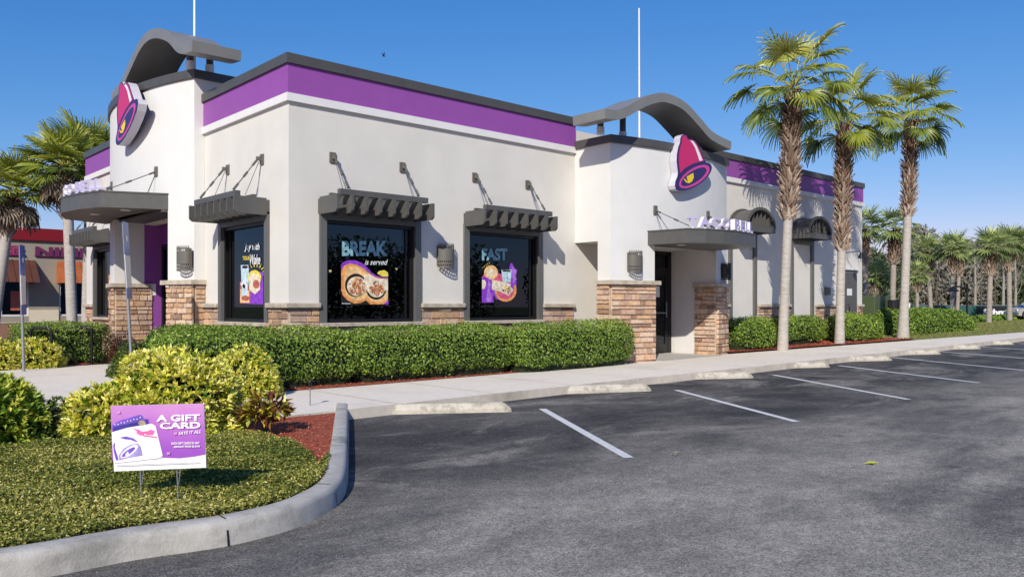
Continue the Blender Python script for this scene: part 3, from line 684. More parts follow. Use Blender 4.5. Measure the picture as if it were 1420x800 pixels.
fl.poly([(187, 460), (260, 455), (300, 380), (370, 385), (372, 640), (187, 632)], V_['pu']); fl.poly([(187, 460), (270, 480), (270, 630), (187, 632)], V_['rd']); fl.poly([(190, 520), (262, 530), (262, 628), (190, 626)], V_['or2'])
for i in range(9):
    a = math.radians(-160 + i * 20); fl.poly([(312 + 60 * math.cos(a) - 5, 400 + 60 * math.sin(a)), (312 + 95 * math.cos(a), 400 + 95 * math.sin(a)), (312 + 60 * math.cos(a) + 5, 400 + 60 * math.sin(a) + 5)], V_['ye'], .2)
fl.poly([(195, 330), (255, 328), (262, 420), (240, 590), (205, 590)], V_['ic']); fl.poly(ellipse(228, 345, 24, 12), V_['blk']); blobs(fl, 228, 480, 32, 14, [V_['bl'], V_['wt'], V_['blk']], .2, .4)
fl.poly(ellipse(305, 430, 52, 62), V_['ye']); fl.poly([(262, 420), (300, 390), (345, 420), (350, 520), (310, 560), (265, 530)], V_['cr']); fl.poly(ellipse(318, 480, 26, 35), V_['rd']); fl.poly(ellipse(232, 590, 32, 20), V_['rd'])
fl.text('Joy with', 226, 345, 225, 155, V_['wt'], .02, .3); fl.text('YOUR', 210, 266, 290, 258, V_['ye'], .03); fl.text('Wake', 268, 352, 325, 245, V_['wt'], .02, .3)
fl.mb.build('poster', wins[2])
fl = Flat(placeX(2.667, 0, 220, .085))
fl.poly([(402, 430), (446, 425), (446, 560), (402, 552)], V_['or']); fl.poly([(405, 450), (425, 448), (425, 505), (405, 505)], V_['wt']); fl.poly(ellipse(428, 530, 18, 20), V_['rd']); fl.text('OPEN', 404, 444, 470, 455, V_['bl'], .03) if False else None
fl.poly([(415, 512), (446, 480), (446, 520), (420, 530)], V_['rd2'])
fl.mb.build('poster', wins[3])

# awnings of plates on the windows
def awning(axis, a0, length=2.04, ngap=7):
    zt, zb, pr = 3.29, 2.99, .65; t = .045
    def bx(mb, u0, u1, d0, d1, z0, z1, m):
        if axis == 'y': mb.box(u0, u1, YF - d1, YF - d0, z0, z1, m)
        else: mb.box(XF - d1, XF - d0, u0, u1, z0, z1, m)
    def pt(u, d, z): return (u, YF - d, z) if axis == 'y' else (XF - d, u, z)
    mb = MB(); bx(mb, a0, a0 + length, .003, .06, zb + .02, zt - .03, M['dgrey'])
    aw = mb.build('awning', B); ORG[aw.name] = ORG[B.name]
    for i in range(ngap + 1):
        u = a0 + (length - t) * i / ngap; mb = MB()
        pr_ = [(.06, zb), (pr - .06, zb), (pr, zb + .05), (pr, zt), (.06, zt)]
        vs = [pt(u, d, z) for d, z in pr_] + [pt(u + t, d, z) for d, z in pr_]; n = 5
        mb.add(vs, [list(range(5))[::-1], list(range(5, 10))] + [(k, (k + 1) % 5, 5 + (k + 1) % 5, 5 + k) for k in range(5)], M['dgrey']); mb.build('rafter', aw)
    mb = MB(); bx(mb, a0 + .1, a0 + length - .1, pr - .16, pr - .06, zt + .002, zt + .10, M['dgrey']); bx(mb, a0 + .1, a0 + length - .1, .2, .27, zt + .002, zt + .06, M['dgrey']); mb.build('beam', aw)
    for u in (a0 + .28, a0 + length - .28):
        mb = MB(); bx(mb, u - .06, u + .06, .003, .03, 3.92, 4.10, M['sconce']); bx(mb, u - .015, u + .015, .03, .12, 3.98, 4.05, M['sconce'])
        p, q = Vector(pt(u, .1, 4.0)), Vector(pt(u, pr - .11, zt + .13))
        mb.tube([p, q], .010, M['dgrey'], 6)
        for s_, e_ in ((0, .2), (.42, .58), (.8, 1)): mb.tube([p.lerp(q, s_), p.lerp(q, e_)], .022, M['dgrey'], 6)
        mb.tube([Vector(pt(u + .02, .06, 3.97)), Vector(pt(u + .06, .3, zt + .06))], .006, M['dgrey'], 5)
        mb.build('tie_rod', aw)
    return aw
for ax, a0 in (('y', 6.98), ('y', 10.23), ('x', 13.40), ('x', 21.85)): awning(ax, a0)

# arched awnings and blind window surrounds on the far part of the lot face
def arch_awning(a0, w_=1.42):
    zb, pr = 3.46, .65; y0 = YF - .003
    mb = MB(); mb.box(a0, a0 + w_, y0 - .05, y0, zb, zb + .14, M['dgrey'])
    aw = mb.build('arched_awning', B); ORG[aw.name] = ORG[B.name]
    def arc(y, r, rr, mbx, th):
        pts = [(a0 + w_ / 2 - math.cos(t) * w_ / 2, zb + .14 + math.sin(t) * .52) for t in np.linspace(0, math.pi, 17)]
        for (x0, z0), (x1, z1) in zip(pts, pts[1:]): mbx.bar((x0, y, z0), (x1, y, z1), th, .08, M['dgrey'])
    mb = MB(); arc(YF - pr + .03, 0, 0, mb, .06); mb.build('arch_rib', aw); mb = MB(); arc(YF - .06, 0, 0, mb, .06); mb.build('arch_rib', aw)
    mb = MB(); mb.box(a0, a0 + w_, YF - pr, YF - pr + .06, zb, zb + .15, M['dgrey'])
    for u in (a0, a0 + w_ - .06): mb.box(u, u + .06, YF - pr + .06, YF - .06, zb, zb + .15, M['dgrey'])
    mb.build('beam', aw)
    pts = [(a0 + w_ / 2 - math.cos(t) * (w_ / 2 - .01), zb + .135 + math.sin(t) * .51) for t in np.linspace(.02, math.pi - .02, 17)]
    mb = MB(); n = len(pts); y1_, y2_ = YF - pr + .07, YF - .07
    vs = [(x, y1_, z) for x, z in pts] + [(x, y2_, z) for x, z in pts] + [(x, y1_, z - .03) for x, z in pts] + [(x, y2_, z - .03) for x, z in pts]
    mb.add(vs, [(i, i + 1, n + i + 1, n + i) for i in range(n - 1)] + [(2 * n + i, 3 * n + i, 3 * n + i + 1, 2 * n + i + 1) for i in range(n - 1)] + [(i, 2 * n + i, 2 * n + i + 1, i + 1) for i in range(n - 1)], M['dgrey']); mb.build('arched_shell', aw)
    for k in range(1, 7):
        x = a0 + w_ * k / 7; hh = .51 * math.sqrt(max(0, 1 - ((x - a0 - w_ / 2) / (w_ / 2)) ** 2)); mb = MB()
        mb.box(x - .02, x + .02, y1_ + .01, YF - .08, zb + .02, zb + .11 + hh, M['dgrey']); mb.build('rafter', aw)
    mb = MB()
    for u in (a0, a0 + w_ - .14): mb.box(u, u + .14, YF - .07, YF - .003, .6, zb - .003, M['frame'])
    mb.box(a0 + .14, a0 + w_ - .14, YF - .065, YF - .003, zb - .14, zb - .003, M['frame']); mb.build('blind_window_surround', B)
arch_awning(19.72); arch_awning(23.12)
mb = MB()
for u in (18.45,): mb.box(u, u + .12, YF - .07, YF - .003, .6, 3.3, M['frame'])
mb.build('blind_window_surround', B)

# service door on the far end
mb = MB(); mb.box(26.5, 27.65, YF - .03, YF - .003, .2, 2.62, M['frame']); dr = mb.build('service_door', B); ORG[dr.name] = ORG[B.name]
mb = MB(); mb.box(26.6, 27.55, YF - .05, YF - .031, .22, 2.5, M['dgrey']); mb.build('door_leaf', dr)
mb = MB(); mb.box(26.85, 27.2, YF - .062, YF - .052, 1.75, 1.98, M['postw']); mb.build('notice', dr)
mb = MB(); mb.tube([(26.9, YF - .06, 1.45), (26.9, YF - .12, 1.45), (26.9, YF - .12, 1.2), (26.9, YF - .06, 1.2)], .012, M['black'], 6); mb.build('handle', dr)
mb = MB(); mb.box(26.45, 27.7, YF - .08, YF - .003, 2.62, 2.70, M['trim']); mb.build('door_drip', dr)
mb = MB(); mb.tube([(26.7, YF, 3.18), (26.7, YF - .55, 3.22), (26.7, YF - .6, 3.15)], .016, M['black'], 6); mb.tube([(26.7, YF - .6, 3.17), (26.7, YF - .6, 2.98)], [.03, .11], M['black'], 12, cap=False); mb.build('gooseneck_lamp', B)
mb = MB(); mb.box(25.35, 25.55, YF - .12, YF - .003, 1.75, 2.0, M['sconce']); mb.build('meter_box', B)

# sconce (perforated half shade)
def sconce(axis, u, plane, z0=2.12, z1=2.58, w_=.36, col=None):
    mb = MB(); m = col or M['sconce']; n = 14; rows = 26; dp = .17
    def pt(a, z, r=1.0):
        x = math.sin(a) * w_ / 2 * r; d = .04 + math.cos(a) * dp * r
        return (u + x, plane - d, z) if axis == 'y' else (plane - d, u + x, z)
    A = np.linspace(-math.pi / 2, math.pi / 2, n * 2 + 1); hh = (z1 - z0)
    Z = np.linspace(z0, z1, 15)
    for i in range(len(Z) - 1):
        for k in range(len(A) - 1):
            if (i in (1, 3, 11, 13)) and (k % 2 == (i // 2) % 2): continue
            mb.add([pt(A[k], Z[i]), pt(A[k + 1], Z[i]), pt(A[k + 1], Z[i + 1]), pt(A[k], Z[i + 1])], [(0, 1, 2, 3)], m)
    p = pt(0, z0, 0)
    if axis == 'y': mb.box(u - w_ / 2, u + w_ / 2, plane - .03, plane - .002, z0 + .05, z1 - .05, m)
    else: mb.box(plane - .03, plane - .002, u - w_ / 2, u + w_ / 2, z0 + .05, z1 - .05, m)
    return mb.build('wall_sconce', B)
sconce('y', onY(615.5, 350, YF)[0], YF, 2.14, 2.62)

# side tower (lot face)
def bowed(x0, x1, y, sag, n=18):
    c = (x0 + x1) / 2; return [(x, y - sag * (1 - ((x - c) / ((x1 - x0) / 2)) ** 2)) for x in np.linspace(x0, x1, n)]
TX0, TX1, TY, ZT = 13.48, 18.0, 11.62, 5.06
def bow_y(x): c = (TX0 + TX1) / 2; return TY - .34 * (1 - ((x - c) / ((TX1 - TX0) / 2)) ** 2)
def seg_poly(x0, x1, yback, n=10, d=0):
    return [(x, bow_y(x) - d) for x in np.linspace(x0, x1, n)] + [(x1, yback), (x0, yback)]
mb = MB(); mb.prism([(TX0, YF - .003)] + bowed(TX0, TX1, TY, .34, 28) + [(TX1, YF - .003)], 2.83, ZT - .1, M['white'])
mb.box(TX0, TX1, YF + .25, YF + 1.6, 4.9, ZT - .1, M['white']); mb.box(TX0 + .003, TX1 - .003, YF - .003, YF + .25, 4.8, ZT - .1, M['white'])
mb.prism(seg_poly(TX0, 14.69, 11.99), 1.96, 2.83, M['white'])            # pier shafts above the stone
mb.prism(seg_poly(17.25, TX1, 12.05), 1.96, 2.83, M['white'])
mb.box(17.25, TX1, 12.05, YF - .003, 0, 2.83, M['white'])
mb.prism(seg_poly(TX0 + .02, 14.66, 11.97), 0, 1.96, M['mortar']); mb.prism(seg_poly(17.28, TX1 - .02, 12.04), 0, 1.96, M['mortar'])
mb.build('side_tower', B)
mb = MB(); o_ = .05
mb.prism([(TX0 - o_, YF - .04)] + [(x, y - o_) for x, y in bowed(TX0 - o_, TX1 + o_, TY, .34, 28)] + [(TX1 + o_, YF - .04)], ZT - .1, ZT + .07, M['coping']); mb.build('tower_coping', B)
def curved_stones(mb, x0, x1, z0, z1):
    n = max(1, round((x1 - x0) / .3)); xs = np.linspace(x0, x1, n + 1)
    p0 = Vector((x0, bow_y(x0), 0)); p1 = Vector((x1, bow_y(x1), 0)); u = (p1 - p0); w_ = u.length; u.normalize()
    stones(mb, p0, u, w_, z0, z1, (u.y, -u.x, 0), .05)
mb = MB(); curved_stones(mb, TX0, 14.69, .1, 1.87); stones(mb, (TX0, bow_y(TX0), 0), (0, 1, 0), 11.99 - bow_y(TX0), .1, 1.87, (-1, 0, 0), .05); stones(mb, (14.69, bow_y(14.69), 0), (0, 1, 0), 11.99 - bow_y(14.69), .1, 1.87, (1, 0, 0), .05); mb.build('stone_pier', B)
mb = MB(); curved_stones(mb, 17.25, 18.0, .15, 1.87); stones(mb, (17.25, bow_y(17.25), 0), (0, 1, 0), 12.05 - bow_y(17.25), .15, 1.87, (-1, 0, 0), .05); stones(mb, (18.0, bow_y(18.0), 0), (0, 1, 0), 12.6 - bow_y(18), .15, 1.87, (1, 0, 0), .05); mb.build('stone_pier', B)
for x0, x1, yb_ in ((TX0, 14.69, 11.99), (17.25, 18.0, 12.05)):
    mb = MB(); pl = [(x0 - .1, bow_y(x0) - .1), (x1 + .1, bow_y(x1) - .11 if x1 < 17 else bow_y(x1) - .1), (x1 + .1, yb_ + .02), (x0 - .1, yb_ + .02)]
    if x0 == TX0: pl.insert(1, ((x0 + x1) / 2, bow_y((x0 + x1) / 2) - .11))
    mb.prism(pl, 1.87, 1.96, M['cap']); mb.build('pier_cap', B)
sx_ = onY(876, 360, 11.5)[0]; sconce('y', sx_, bow_y(sx_), 2.14, 2.62, .40); sconce('y', 17.72, bow_y(17.72), 2.05, 2.48, .34, M['black'])
# side door
mb = MB(); f0 = YF + .1
for a, b in ((15.2, 15.28), (16.34, 16.44), (17.12, 17.25)): mb.box(a, b, f0, f0 + .1, .14, 2.8, M['black'])
mb.box(15.28, 17.12, f0 + .01, f0 + .09, 2.3, 2.38, M['black']); mb.box(15.28, 17.12, f0 + .01, f0 + .09, 2.72, 2.8, M['black'])
sd = mb.build('side_door', B); ORG[sd.name] = ORG[B.name]
mb = MB(); mb.box(15.28, 16.34, f0 + .045, f0 + .055, .14, 2.72, M['glass']); mb.box(16.44, 17.12, f0 + .045, f0 + .055, 2.38, 2.72, M['glass']); mb.box(16.52, 17.0, f0 + .03, f0 + .04, .42, 2.22, M['glass']); mb.build('pane', sd)
mb = MB(); mb.box(16.44, 16.52, f0 + .01, f0 + .07, .2, 2.3, M['black']); mb.box(17.0, 17.12, f0 + .01, f0 + .07, .2, 2.3, M['black'])
mb.box(16.52, 17.0, f0 + .01, f0 + .07, .2, .42, M['black']); mb.box(16.52, 17.0, f0 + .01, f0 + .07, 2.22, 2.3, M['black']); mb.build('door_leaf', sd)
mb = MB(); mb.tube([(16.5, f0 - .04, 1.22), (17.0, f0 - .04, 1.22)], .018, M['signpost'], 8); mb.tube([(16.98, f0 - .05, 1.1), (16.98, f0 - .05, 1.5)], .014, M['signpost'], 8); mb.build('handle', sd)
mb = MB(); mb.box(16.62, 16.78, f0 + .02, f0 + .028, 1.62, 1.9, M['postw']); mb.build('notice', sd)

# canopies with letters
def canopy(poly, z0, z1, lets, hl, base_org, rods, lights, letside_first=True):
    mb = MB(); mb.prism(poly, z0, z1, M['dgrey']); 
    cn = mb.build('canopy', B); ORG[cn.name] = ORG[B.name]
    mb = MB()
    # thin top lip and panel seams
    for i in range(len(poly) - 1):
        a, b = Vector(poly[i]), Vector(poly[i + 1]); d = (b - a).normalized(); nn = Vector((d.y, -d.x))
        if (Vector(poly[0]) + Vector(poly[-1])).length and i not in (len(poly) - 1,):
            mb.bar((a.x + nn.x * .006, a.y + nn.y * .006, z1 - .012), (b.x + nn.x * .006, b.y + nn.y * .006, z1 - .012), .012, .03, M['coping'])
    mb.build('canopy_lip', cn)
    for x, y in lights:
        mb = MB(); mb.tube([(x, y, z0 - .012), (x, y, z0 - .002)], .1, M['bulb'], 16); mb.build('downlight', cn)
    path = [Vector(p) for p in lets]; seg = [(path[i + 1] - path[i]).length for i in range(len(path) - 1)]; tot = sum(seg)
    txt = 'TACO BELL'; wd = {'T': .9, 'A': 1.05, 'C': 1, 'O': 1.08, ' ': .38, 'B': 1, 'E': .9, 'L': .85}; T = sum(wd[c] for c in txt); s_ = 0
    for c in txt:
        w_ = wd[c] / T * tot
        if c != ' ':
            m = s_ + w_ / 2; k = 0; mm = m
            while k < len(seg) - 1 and mm > seg[k]: mm -= seg[k]; k += 1
            d = (path[k + 1] - path[k]).normalized(); p = path[k] + d * mm; nn = Vector((d.y, -d.x))
            v, f, _ = text2d(c, .035); lw = w_ * .90; mbl = MB(); dep = .11
            from collections import Counter
            fr = [(p.x + d.x * (q[0] - .5) * lw + nn.x * .0, p.y + d.y * (q[0] - .5) * lw, z1 + .03 + q[1] * hl) for q in v]
            bk = [(a[0] - nn.x * dep, a[1] - nn.y * dep, a[2]) for a in fr]
            mbl.add(fr, f, M['lilac']); mbl.add(bk, [x[::-1] for x in f], M['letside'])
            ed = Counter(); dirE = {}
            for x in f:
                for i in range(len(x)):
                    e = (x[i], x[(i + 1) % len(x)]); ed[tuple(sorted(e))] += 1; dirE[tuple(sorted(e))] = e
            vs = fr + bk; nf = len(fr); fs = [(e[0], e[0] + nf, e[1] + nf, e[1]) for kk, e in dirE.items() if ed[kk] == 1]
            mbl.add(vs, fs, M['letside']); mbl.box(p.x - .02, p.x + .02, p.y - .02, p.y + .02, z1, z1 + .04, M['letside'])
            mbl.build('letter', cn)
        s_ += w_
    for (p, q, n_) in rods:
        p = Vector(p); q = Vector(q); mb = MB(); n_ = Vector(n_)
        mb.bevbox(p.x - .06 if not n_.x else p.x - .03, p.x + .06 if not n_.x else p.x + .005, p.y - .03 if not n_.x else p.y - .06, p.y + .005 if not n_.x else p.y + .06, p.z - .1, p.z + .1, M['sconce'], .004)
        mb.tube([p, q], .010, M['dgrey'], 6)
        for a_, b_ in ((0, .15), (.5, .62), (.9, 1)): mb.tube([p.lerp(q, a_), p.lerp(q, b_)], .022, M['dgrey'], 6)
        mb.tube([p, Vector((p.x * .8 + q.x * .2, p.y * .8 + q.y * .2, z1))], .006, M['dgrey'], 5); mb.build('tie_rod', cn)
CR = [(14.46, 11.55), (14.60, 10.42), (15.0, 10.2), (15.5, 10.06), (16.0, 10.03), (16.55, 10.10), (17.05, 10.22), (17.25, 11.4), (17.25, 11.6)]
canopy(CR, 2.765, 3.08, [(14.66, 10.46), (15.0, 10.26), (15.5, 10.12), (16.0, 10.09), (16.55, 10.16), (17.03, 10.27)], .24, None,
       [((14.7, bow_y(14.7), 3.56), (14.95, 10.5, 3.12), (0, -1, 0)), ((16.75, bow_y(16.75), 3.6), (16.5, 10.5, 3.14), (0, -1, 0))], [(15.0, 10.85)])
# front tower (street face)
UY0, UY1, UX, ZU = 16.32, 21.78, 6.22, 6.07
def bow_x(y): c = (UY0 + UY1) / 2; return UX - .5 * (1 - ((y - c) / ((UY1 - UY0) / 2)) ** 2)
def segx(y0, y1, xb, n=10): return [(bow_x(y), y) for y in np.linspace(y1, y0, n)] + [(xb, y0), (xb, y1)]
mb = MB(); mb.prism(segx(UY0, UY1, XF - .003, 28), 3.38, ZU - .1, M['white']); mb.box(XF - .002, XF + 1.6, UY0, UY1, 4.9, ZU - .1, M['white'])
mb.prism(segx(UY0, 17.1, XF - .003), 1.92, 3.38, M['white']); mb.prism(segx(19.95, UY1, XF - .003), 1.92, 3.38, M['white'])
mb.prism([(bow_x(y) + .02, y) for y in np.linspace(17.08, UY0 + .02, 6)] + [(XF - .003, UY0 + .02), (XF - .003, 17.08)], 0, 1.92, M['mortar'])
mb.prism([(bow_x(y) + .02, y) for y in np.linspace(UY1 - .02, 19.97, 6)] + [(XF - .003, 19.97), (XF - .003, UY1 - .02)], 0, 1.92, M['mortar'])
mb.build('front_tower', B)
mb = MB(); mb.prism([(bow_x(y) - .05, y) for y in np.linspace(UY1 + .0, UY0, 28)] + [(UX - .02, UY0 - .05), (XF + 1.65, UY0 - .05), (XF + 1.65, UY1 + .05), (UX - .02, UY1 + .05)], ZU - .1, ZU + .07, M['coping']); mb.build('tower_coping', B)
def xstones(mb, y0, y1, z0, z1):
    p0 = Vector((bow_x(y0), y0, 0)); p1 = Vector((bow_x(y1), y1, 0)); u = p1 - p0; w_ = u.length; u.normalize(); stones(mb, p0, u, w_, z0, z1, (-u.y, u.x, 0), .05)
mb = MB(); xstones(mb, UY0, 17.1, .1, 1.83); stones(mb, (bow_x(UY0), UY0, 0), (1, 0, 0), XF - bow_x(UY0), .1, 1.83, (0, -1, 0), .05); mb.build('stone_pier', B)
mb = MB(); xstones(mb, 19.95, UY1, .1, 1.83); stones(mb, (bow_x(19.95), 19.95, 0), (1, 0, 0), .47 + XF - bow_x(19.95) - .3, .1, 1.83, (0, -1, 0), .05); mb.build('stone_pier', B)
mb = MB(); mb.prism([(bow_x(17.2) - .1, 17.2), (bow_x(16.7) - .1, 16.7), (bow_x(UY0) - .1, UY0 - .1), (XF, UY0 - .1), (XF, 17.2)], 1.83, 1.92, M['cap']); mb.build('pier_cap', B)
mb = MB(); mb.prism([(bow_x(UY1) - .1, UY1 + .1), (bow_x(20.8) - .1, 20.8), (bow_x(19.95) - .1, 19.85), (XF + .1, 19.85), (XF + .1, UY1 + .1)], 1.83, 1.92, M['cap']); mb.build('pier_cap', B)
# recess behind the front opening: purple return wall, dark door
mb = MB(); mb.box(XF - .004, 6.97, 19.92, 19.947, 0, 3.377, M['purple']); mb.box(6.80, 6.95, 17.13, 19.919, 2.853, 3.377, M['purple_shaded']); mb.box(XF + .26, 6.97, 17.103, 17.13, 0, 3.377, M['purple_shaded'])
mb.build('recess_wall', B)
mb = MB(); mb.box(6.82, 6.9, 17.1, 19.95, .14, .3, M['black']); mb.box(6.82, 6.9, 17.1, 19.95, 2.75, 2.85, M['black'])
for y in (17.1, 18.45, 19.85): mb.box(6.81, 6.91, y, y + .1, .14, 2.85, M['black'])
fd = mb.build('front_door', B); ORG[fd.name] = ORG[B.name]
mb = MB(); mb.box(6.855, 6.865, 17.2, 19.85, .3, 2.75, M['glass']); mb.build('pane', fd)
mb = MB(); mb.box(6.55, 6.68, 19.908, 19.918, 1.65, 1.92, M['wvinyl']); mb.build('restroom_sign', B)
mb = MB(); mb.box(bow_x(18.5) + .12, 6.79, 17.12, 19.90, 3.33, 3.375, M['dgrey']); mb.build('recess_soffit', B)
sy_ = onX(246, 360, 5.95)[0]; sconce('x', sy_, bow_x(sy_), 2.1, 2.6, .42)
CL = [(6.0, 17.08), (4.82, 17.55), (4.6, 18.3), (4.5, 19.2), (4.65, 19.9), (4.95, 20.6), (5.95, 21.2)]
canopy(CL[::-1], 3.38, 3.71, [(4.7, 19.95), (4.56, 19.2), (4.66, 18.3), (4.84, 17.62)], .235, None,
       [((bow_x(17.5), 17.5, 4.2), (4.98, 17.75, 3.76), (-1, 0, 0)), ((bow_x(20.3), 20.3, 4.2), (5.0, 20.2, 3.76), (-1, 0, 0))], [(5.35, 17.75), (5.1, 19.0)])

# bell emblems
bell_c = (370, 380)
def bell(place):
    # all shapes in the zoom's units (8.42 px per photo px); place(x, y, d) with d = distance proud of the wall
    outline = [(150, 650), (156, 600), (180, 540), (186, 500), (178, 440), (170, 360), (174, 280), (190, 200), (212, 140), (213, 100), (226, 68), (255, 52), (288, 63), (305, 100), (345, 106), (390, 128), (428, 185), (465, 270), (500, 350), (515, 378), (555, 388), (578, 415), (582, 450), (560, 510), (505, 572), (420, 640), (330, 688), (250, 712), (190, 710), (160, 690)]
    th = .20; mb = MB(); n = len(outline)
    vs = [place(x, y, th) for x, y in outline] + [place(x, y, .02) for x, y in outline]
    mb.add(vs, [list(range(n)), list(range(2 * n - 1, n - 1, -1))], M['navy']); mb.add(vs, [(i, n + i, n + (i + 1) % n, (i + 1) % n) for i in range(n)], M['bellside'])
    o = mb.build('bell_sign', B); ORG[o.name] = ORG[B.name]; L_ = [0]
    def lay(nm, polys):
        mb = MB()
        for pts, m in polys:
            L_[0] += 1; mb.add([place(x, y, th + L_[0] * .003) for x, y in pts], [list(range(len(pts)))], m)
        mb.build(nm, o)
    ang = math.radians(-33.5)
    lay('bell_body', [([(230, 105), (240, 76), (260, 64), (283, 74), (298, 112), (345, 116), (385, 138), (420, 195), (455, 275), (492, 362), (440, 372), (350, 400), (270, 445), (212, 505), (202, 440), (194, 360), (196, 280), (210, 205), (228, 148)], M['magenta']),
        ([(325, 124), (362, 130), (400, 185), (438, 270), (472, 356), (436, 364), (412, 290), (384, 210), (352, 155)], M['wvinyl'])])
    lay('bell_rim', [(ellipse(366, 545, 244, 112, ang), M['navy']), (ellipse(372, 546, 205, 92, ang), M['pink']), (ellipse(366, 548, 172, 66, ang), M['navy'])])
    lay('bell_clapper', [([(282, 545), (358, 503), (364, 555), (345, 600), (310, 625), (270, 612), (243, 570), (260, 574), (280, 596), (298, 598), (284, 572)], M['yellow'])])
def bellR(x, y, d):
    X, z = onY(920 + x / 8.42, 180 + y / 8.42, 11.06); return (X, 11.30 - d, z)
bell(bellR)
cX, cZ = onY(920 + 370 / 8.42, 180 + 380 / 8.42, 11.06)
cy_, cz_ = onX(172, 148.5, 5.43)
def bellL(x, y, d):
    X, z = onY(920 + x / 8.42, 180 + y / 8.42, 11.06); return (5.68 - d, cy_ - (X - cX) * 1.0, cz_ + (z - cZ) * 1.0)
bell(bellL)

# wave roofs
def wave(pts, kind, lo, hi, th=.2):
    P = smooth_line(pts, 6); mb = MB(); n = len(P); q = []
    for i, (a, z) in enumerate(P):
        t = (Vector(P[min(i + 1, n - 1)]) - Vector(P[max(i - 1, 0)])).normalized(); q.append((a + t.y * th, z - t.x * th))
    def pt(a, c, z): return (a, c, z) if kind == 'y' else (c, a, z)
    vs = [pt(a, lo, z) for a, z in P] + [pt(a, lo, z) for a, z in q] + [pt(a, hi, z) for a, z in P] + [pt(a, hi, z) for a, z in q]
    fs = []
    for i in range(n - 1): fs += [(i, i + 1, n + i + 1, n + i), (2 * n + i, 3 * n + i, 3 * n + i + 1, 2 * n + i + 1), (i, 2 * n + i, 2 * n + i + 1, i + 1), (n + i, n + i + 1, 3 * n + i + 1, 3 * n + i)]
    fs += [(0, n, 3 * n, 2 * n), (n - 1, 3 * n - 1, 4 * n - 1, 2 * n - 1)] if False else [(0, n, 3 * n, 2 * n), (n - 1, 2 * n - 1, 4 * n - 1, 3 * n - 1)]
    mb.add(vs, fs, M['wave']); return mb.build('wave_roof', B)
wr = wave([(12.58, 5.44), (13.08, 5.51), (13.8, 5.87), (14.3, 6.06), (14.74, 6.12), (15.37, 6.04), (16.0, 5.75), (16.48, 5.52), (17.25, 5.40)], 'y', 11.0, 11.9)
wl = wave([(15.1, 6.33), (15.7, 6.42), (16.3, 6.78), (17.0, 7.03), (17.6, 7.10), (18.16, 6.99), (18.86, 6.66), (19.35, 6.42), (20.0, 6.3)], 'x', 5.72, 6.66)
def post(x, y, z0, z1):
    mb = MB(); mb.tube([(x, y, z0), (x, y, z0 + .16)], .085, M['postw'], 14); mb.tube([(x, y, z0 + .16), (x, y, z1)], .07, M['dgrey'], 14); mb.build('roof_post', B)
post(13.3, 11.75, ZT + .07, 5.42); post(14.05, 11.75, ZT + .07, 5.75); post(16.75, 11.6, ZT + .07, 5.35)
for (x, y) in ((6.15, 16.36), (6.55, 16.36), (6.3, 20.2)): post(x, y, ZU + .07, 6.58 if y < 17 else 6.2)
# roof antennas
mb = MB(); mb.tube([(16.2, 13.0, 4.9), (16.12, 12.95, 8.9)], [.03, .02], M['postw'], 8); mb.build('flag_pole', B)
mb = MB(); mb.tube([(6.56, 17.2, 6.0), (6.56, 17.2, 9.6)], [.03, .02], M['postw'], 8); mb.build('flag_pole', B)

# ------------------------------------------------------------------ hedges, shrubs
def noise3(P, s, seed=0):
    P = P * s; return (np.sin(P[:, 0] * 1.3 + seed) * np.cos(P[:, 1] * 1.7 + seed * 2) + np.sin(P[:, 2] * 2.1 + P[:, 0] * .7 + seed) + np.cos(P[:, 1] * 2.9 - P[:, 2] * 1.1 + seed * 3) + np.sin(P[:, 0] * 3.7 + P[:, 1] * 2.3)) / 4
def rbox_points(c, h, r, n):
    c = np.array(c); h = np.array(h); ar = np.array([h[1] * h[2], h[1] * h[2], h[0] * h[2], h[0] * h[2], h[0] * h[1]]); k = rng.choice(5, n, p=ar / ar.sum())
    P = rng.uniform(-1, 1, (n, 3)) * h
    for i, (ax, sg) in enumerate(((0, -1), (0, 1), (1, -1), (1, 1), (2, 1))): P[k == i, ax] = sg * h[ax]
    inner_ = np.clip(P, -(h - r), h - r); inner_[:, 2] = np.maximum(inner_[:, 2], P[:, 2].clip(-h[2], h[2] - r) * (P[:, 2] < 0) + inner_[:, 2] * (P[:, 2] >= 0))
    D = P - inner_; L_ = np.linalg.norm(D, axis=1)[:, None]; N = D / np.maximum(L_, 1e-6)
    return c + inner_ + N * r, N
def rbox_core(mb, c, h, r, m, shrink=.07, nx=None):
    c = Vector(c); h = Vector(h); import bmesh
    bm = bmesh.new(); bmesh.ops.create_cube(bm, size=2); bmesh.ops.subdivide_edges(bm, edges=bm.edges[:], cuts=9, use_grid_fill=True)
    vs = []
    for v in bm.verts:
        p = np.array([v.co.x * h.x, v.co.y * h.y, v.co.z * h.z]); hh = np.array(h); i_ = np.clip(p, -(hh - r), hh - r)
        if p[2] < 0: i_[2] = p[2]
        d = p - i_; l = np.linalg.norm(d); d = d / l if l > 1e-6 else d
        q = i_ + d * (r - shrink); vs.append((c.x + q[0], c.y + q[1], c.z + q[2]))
    bm.verts.index_update(); mb.add(vs, [[v.index for v in f.verts] for f in bm.faces], m); bm.free()
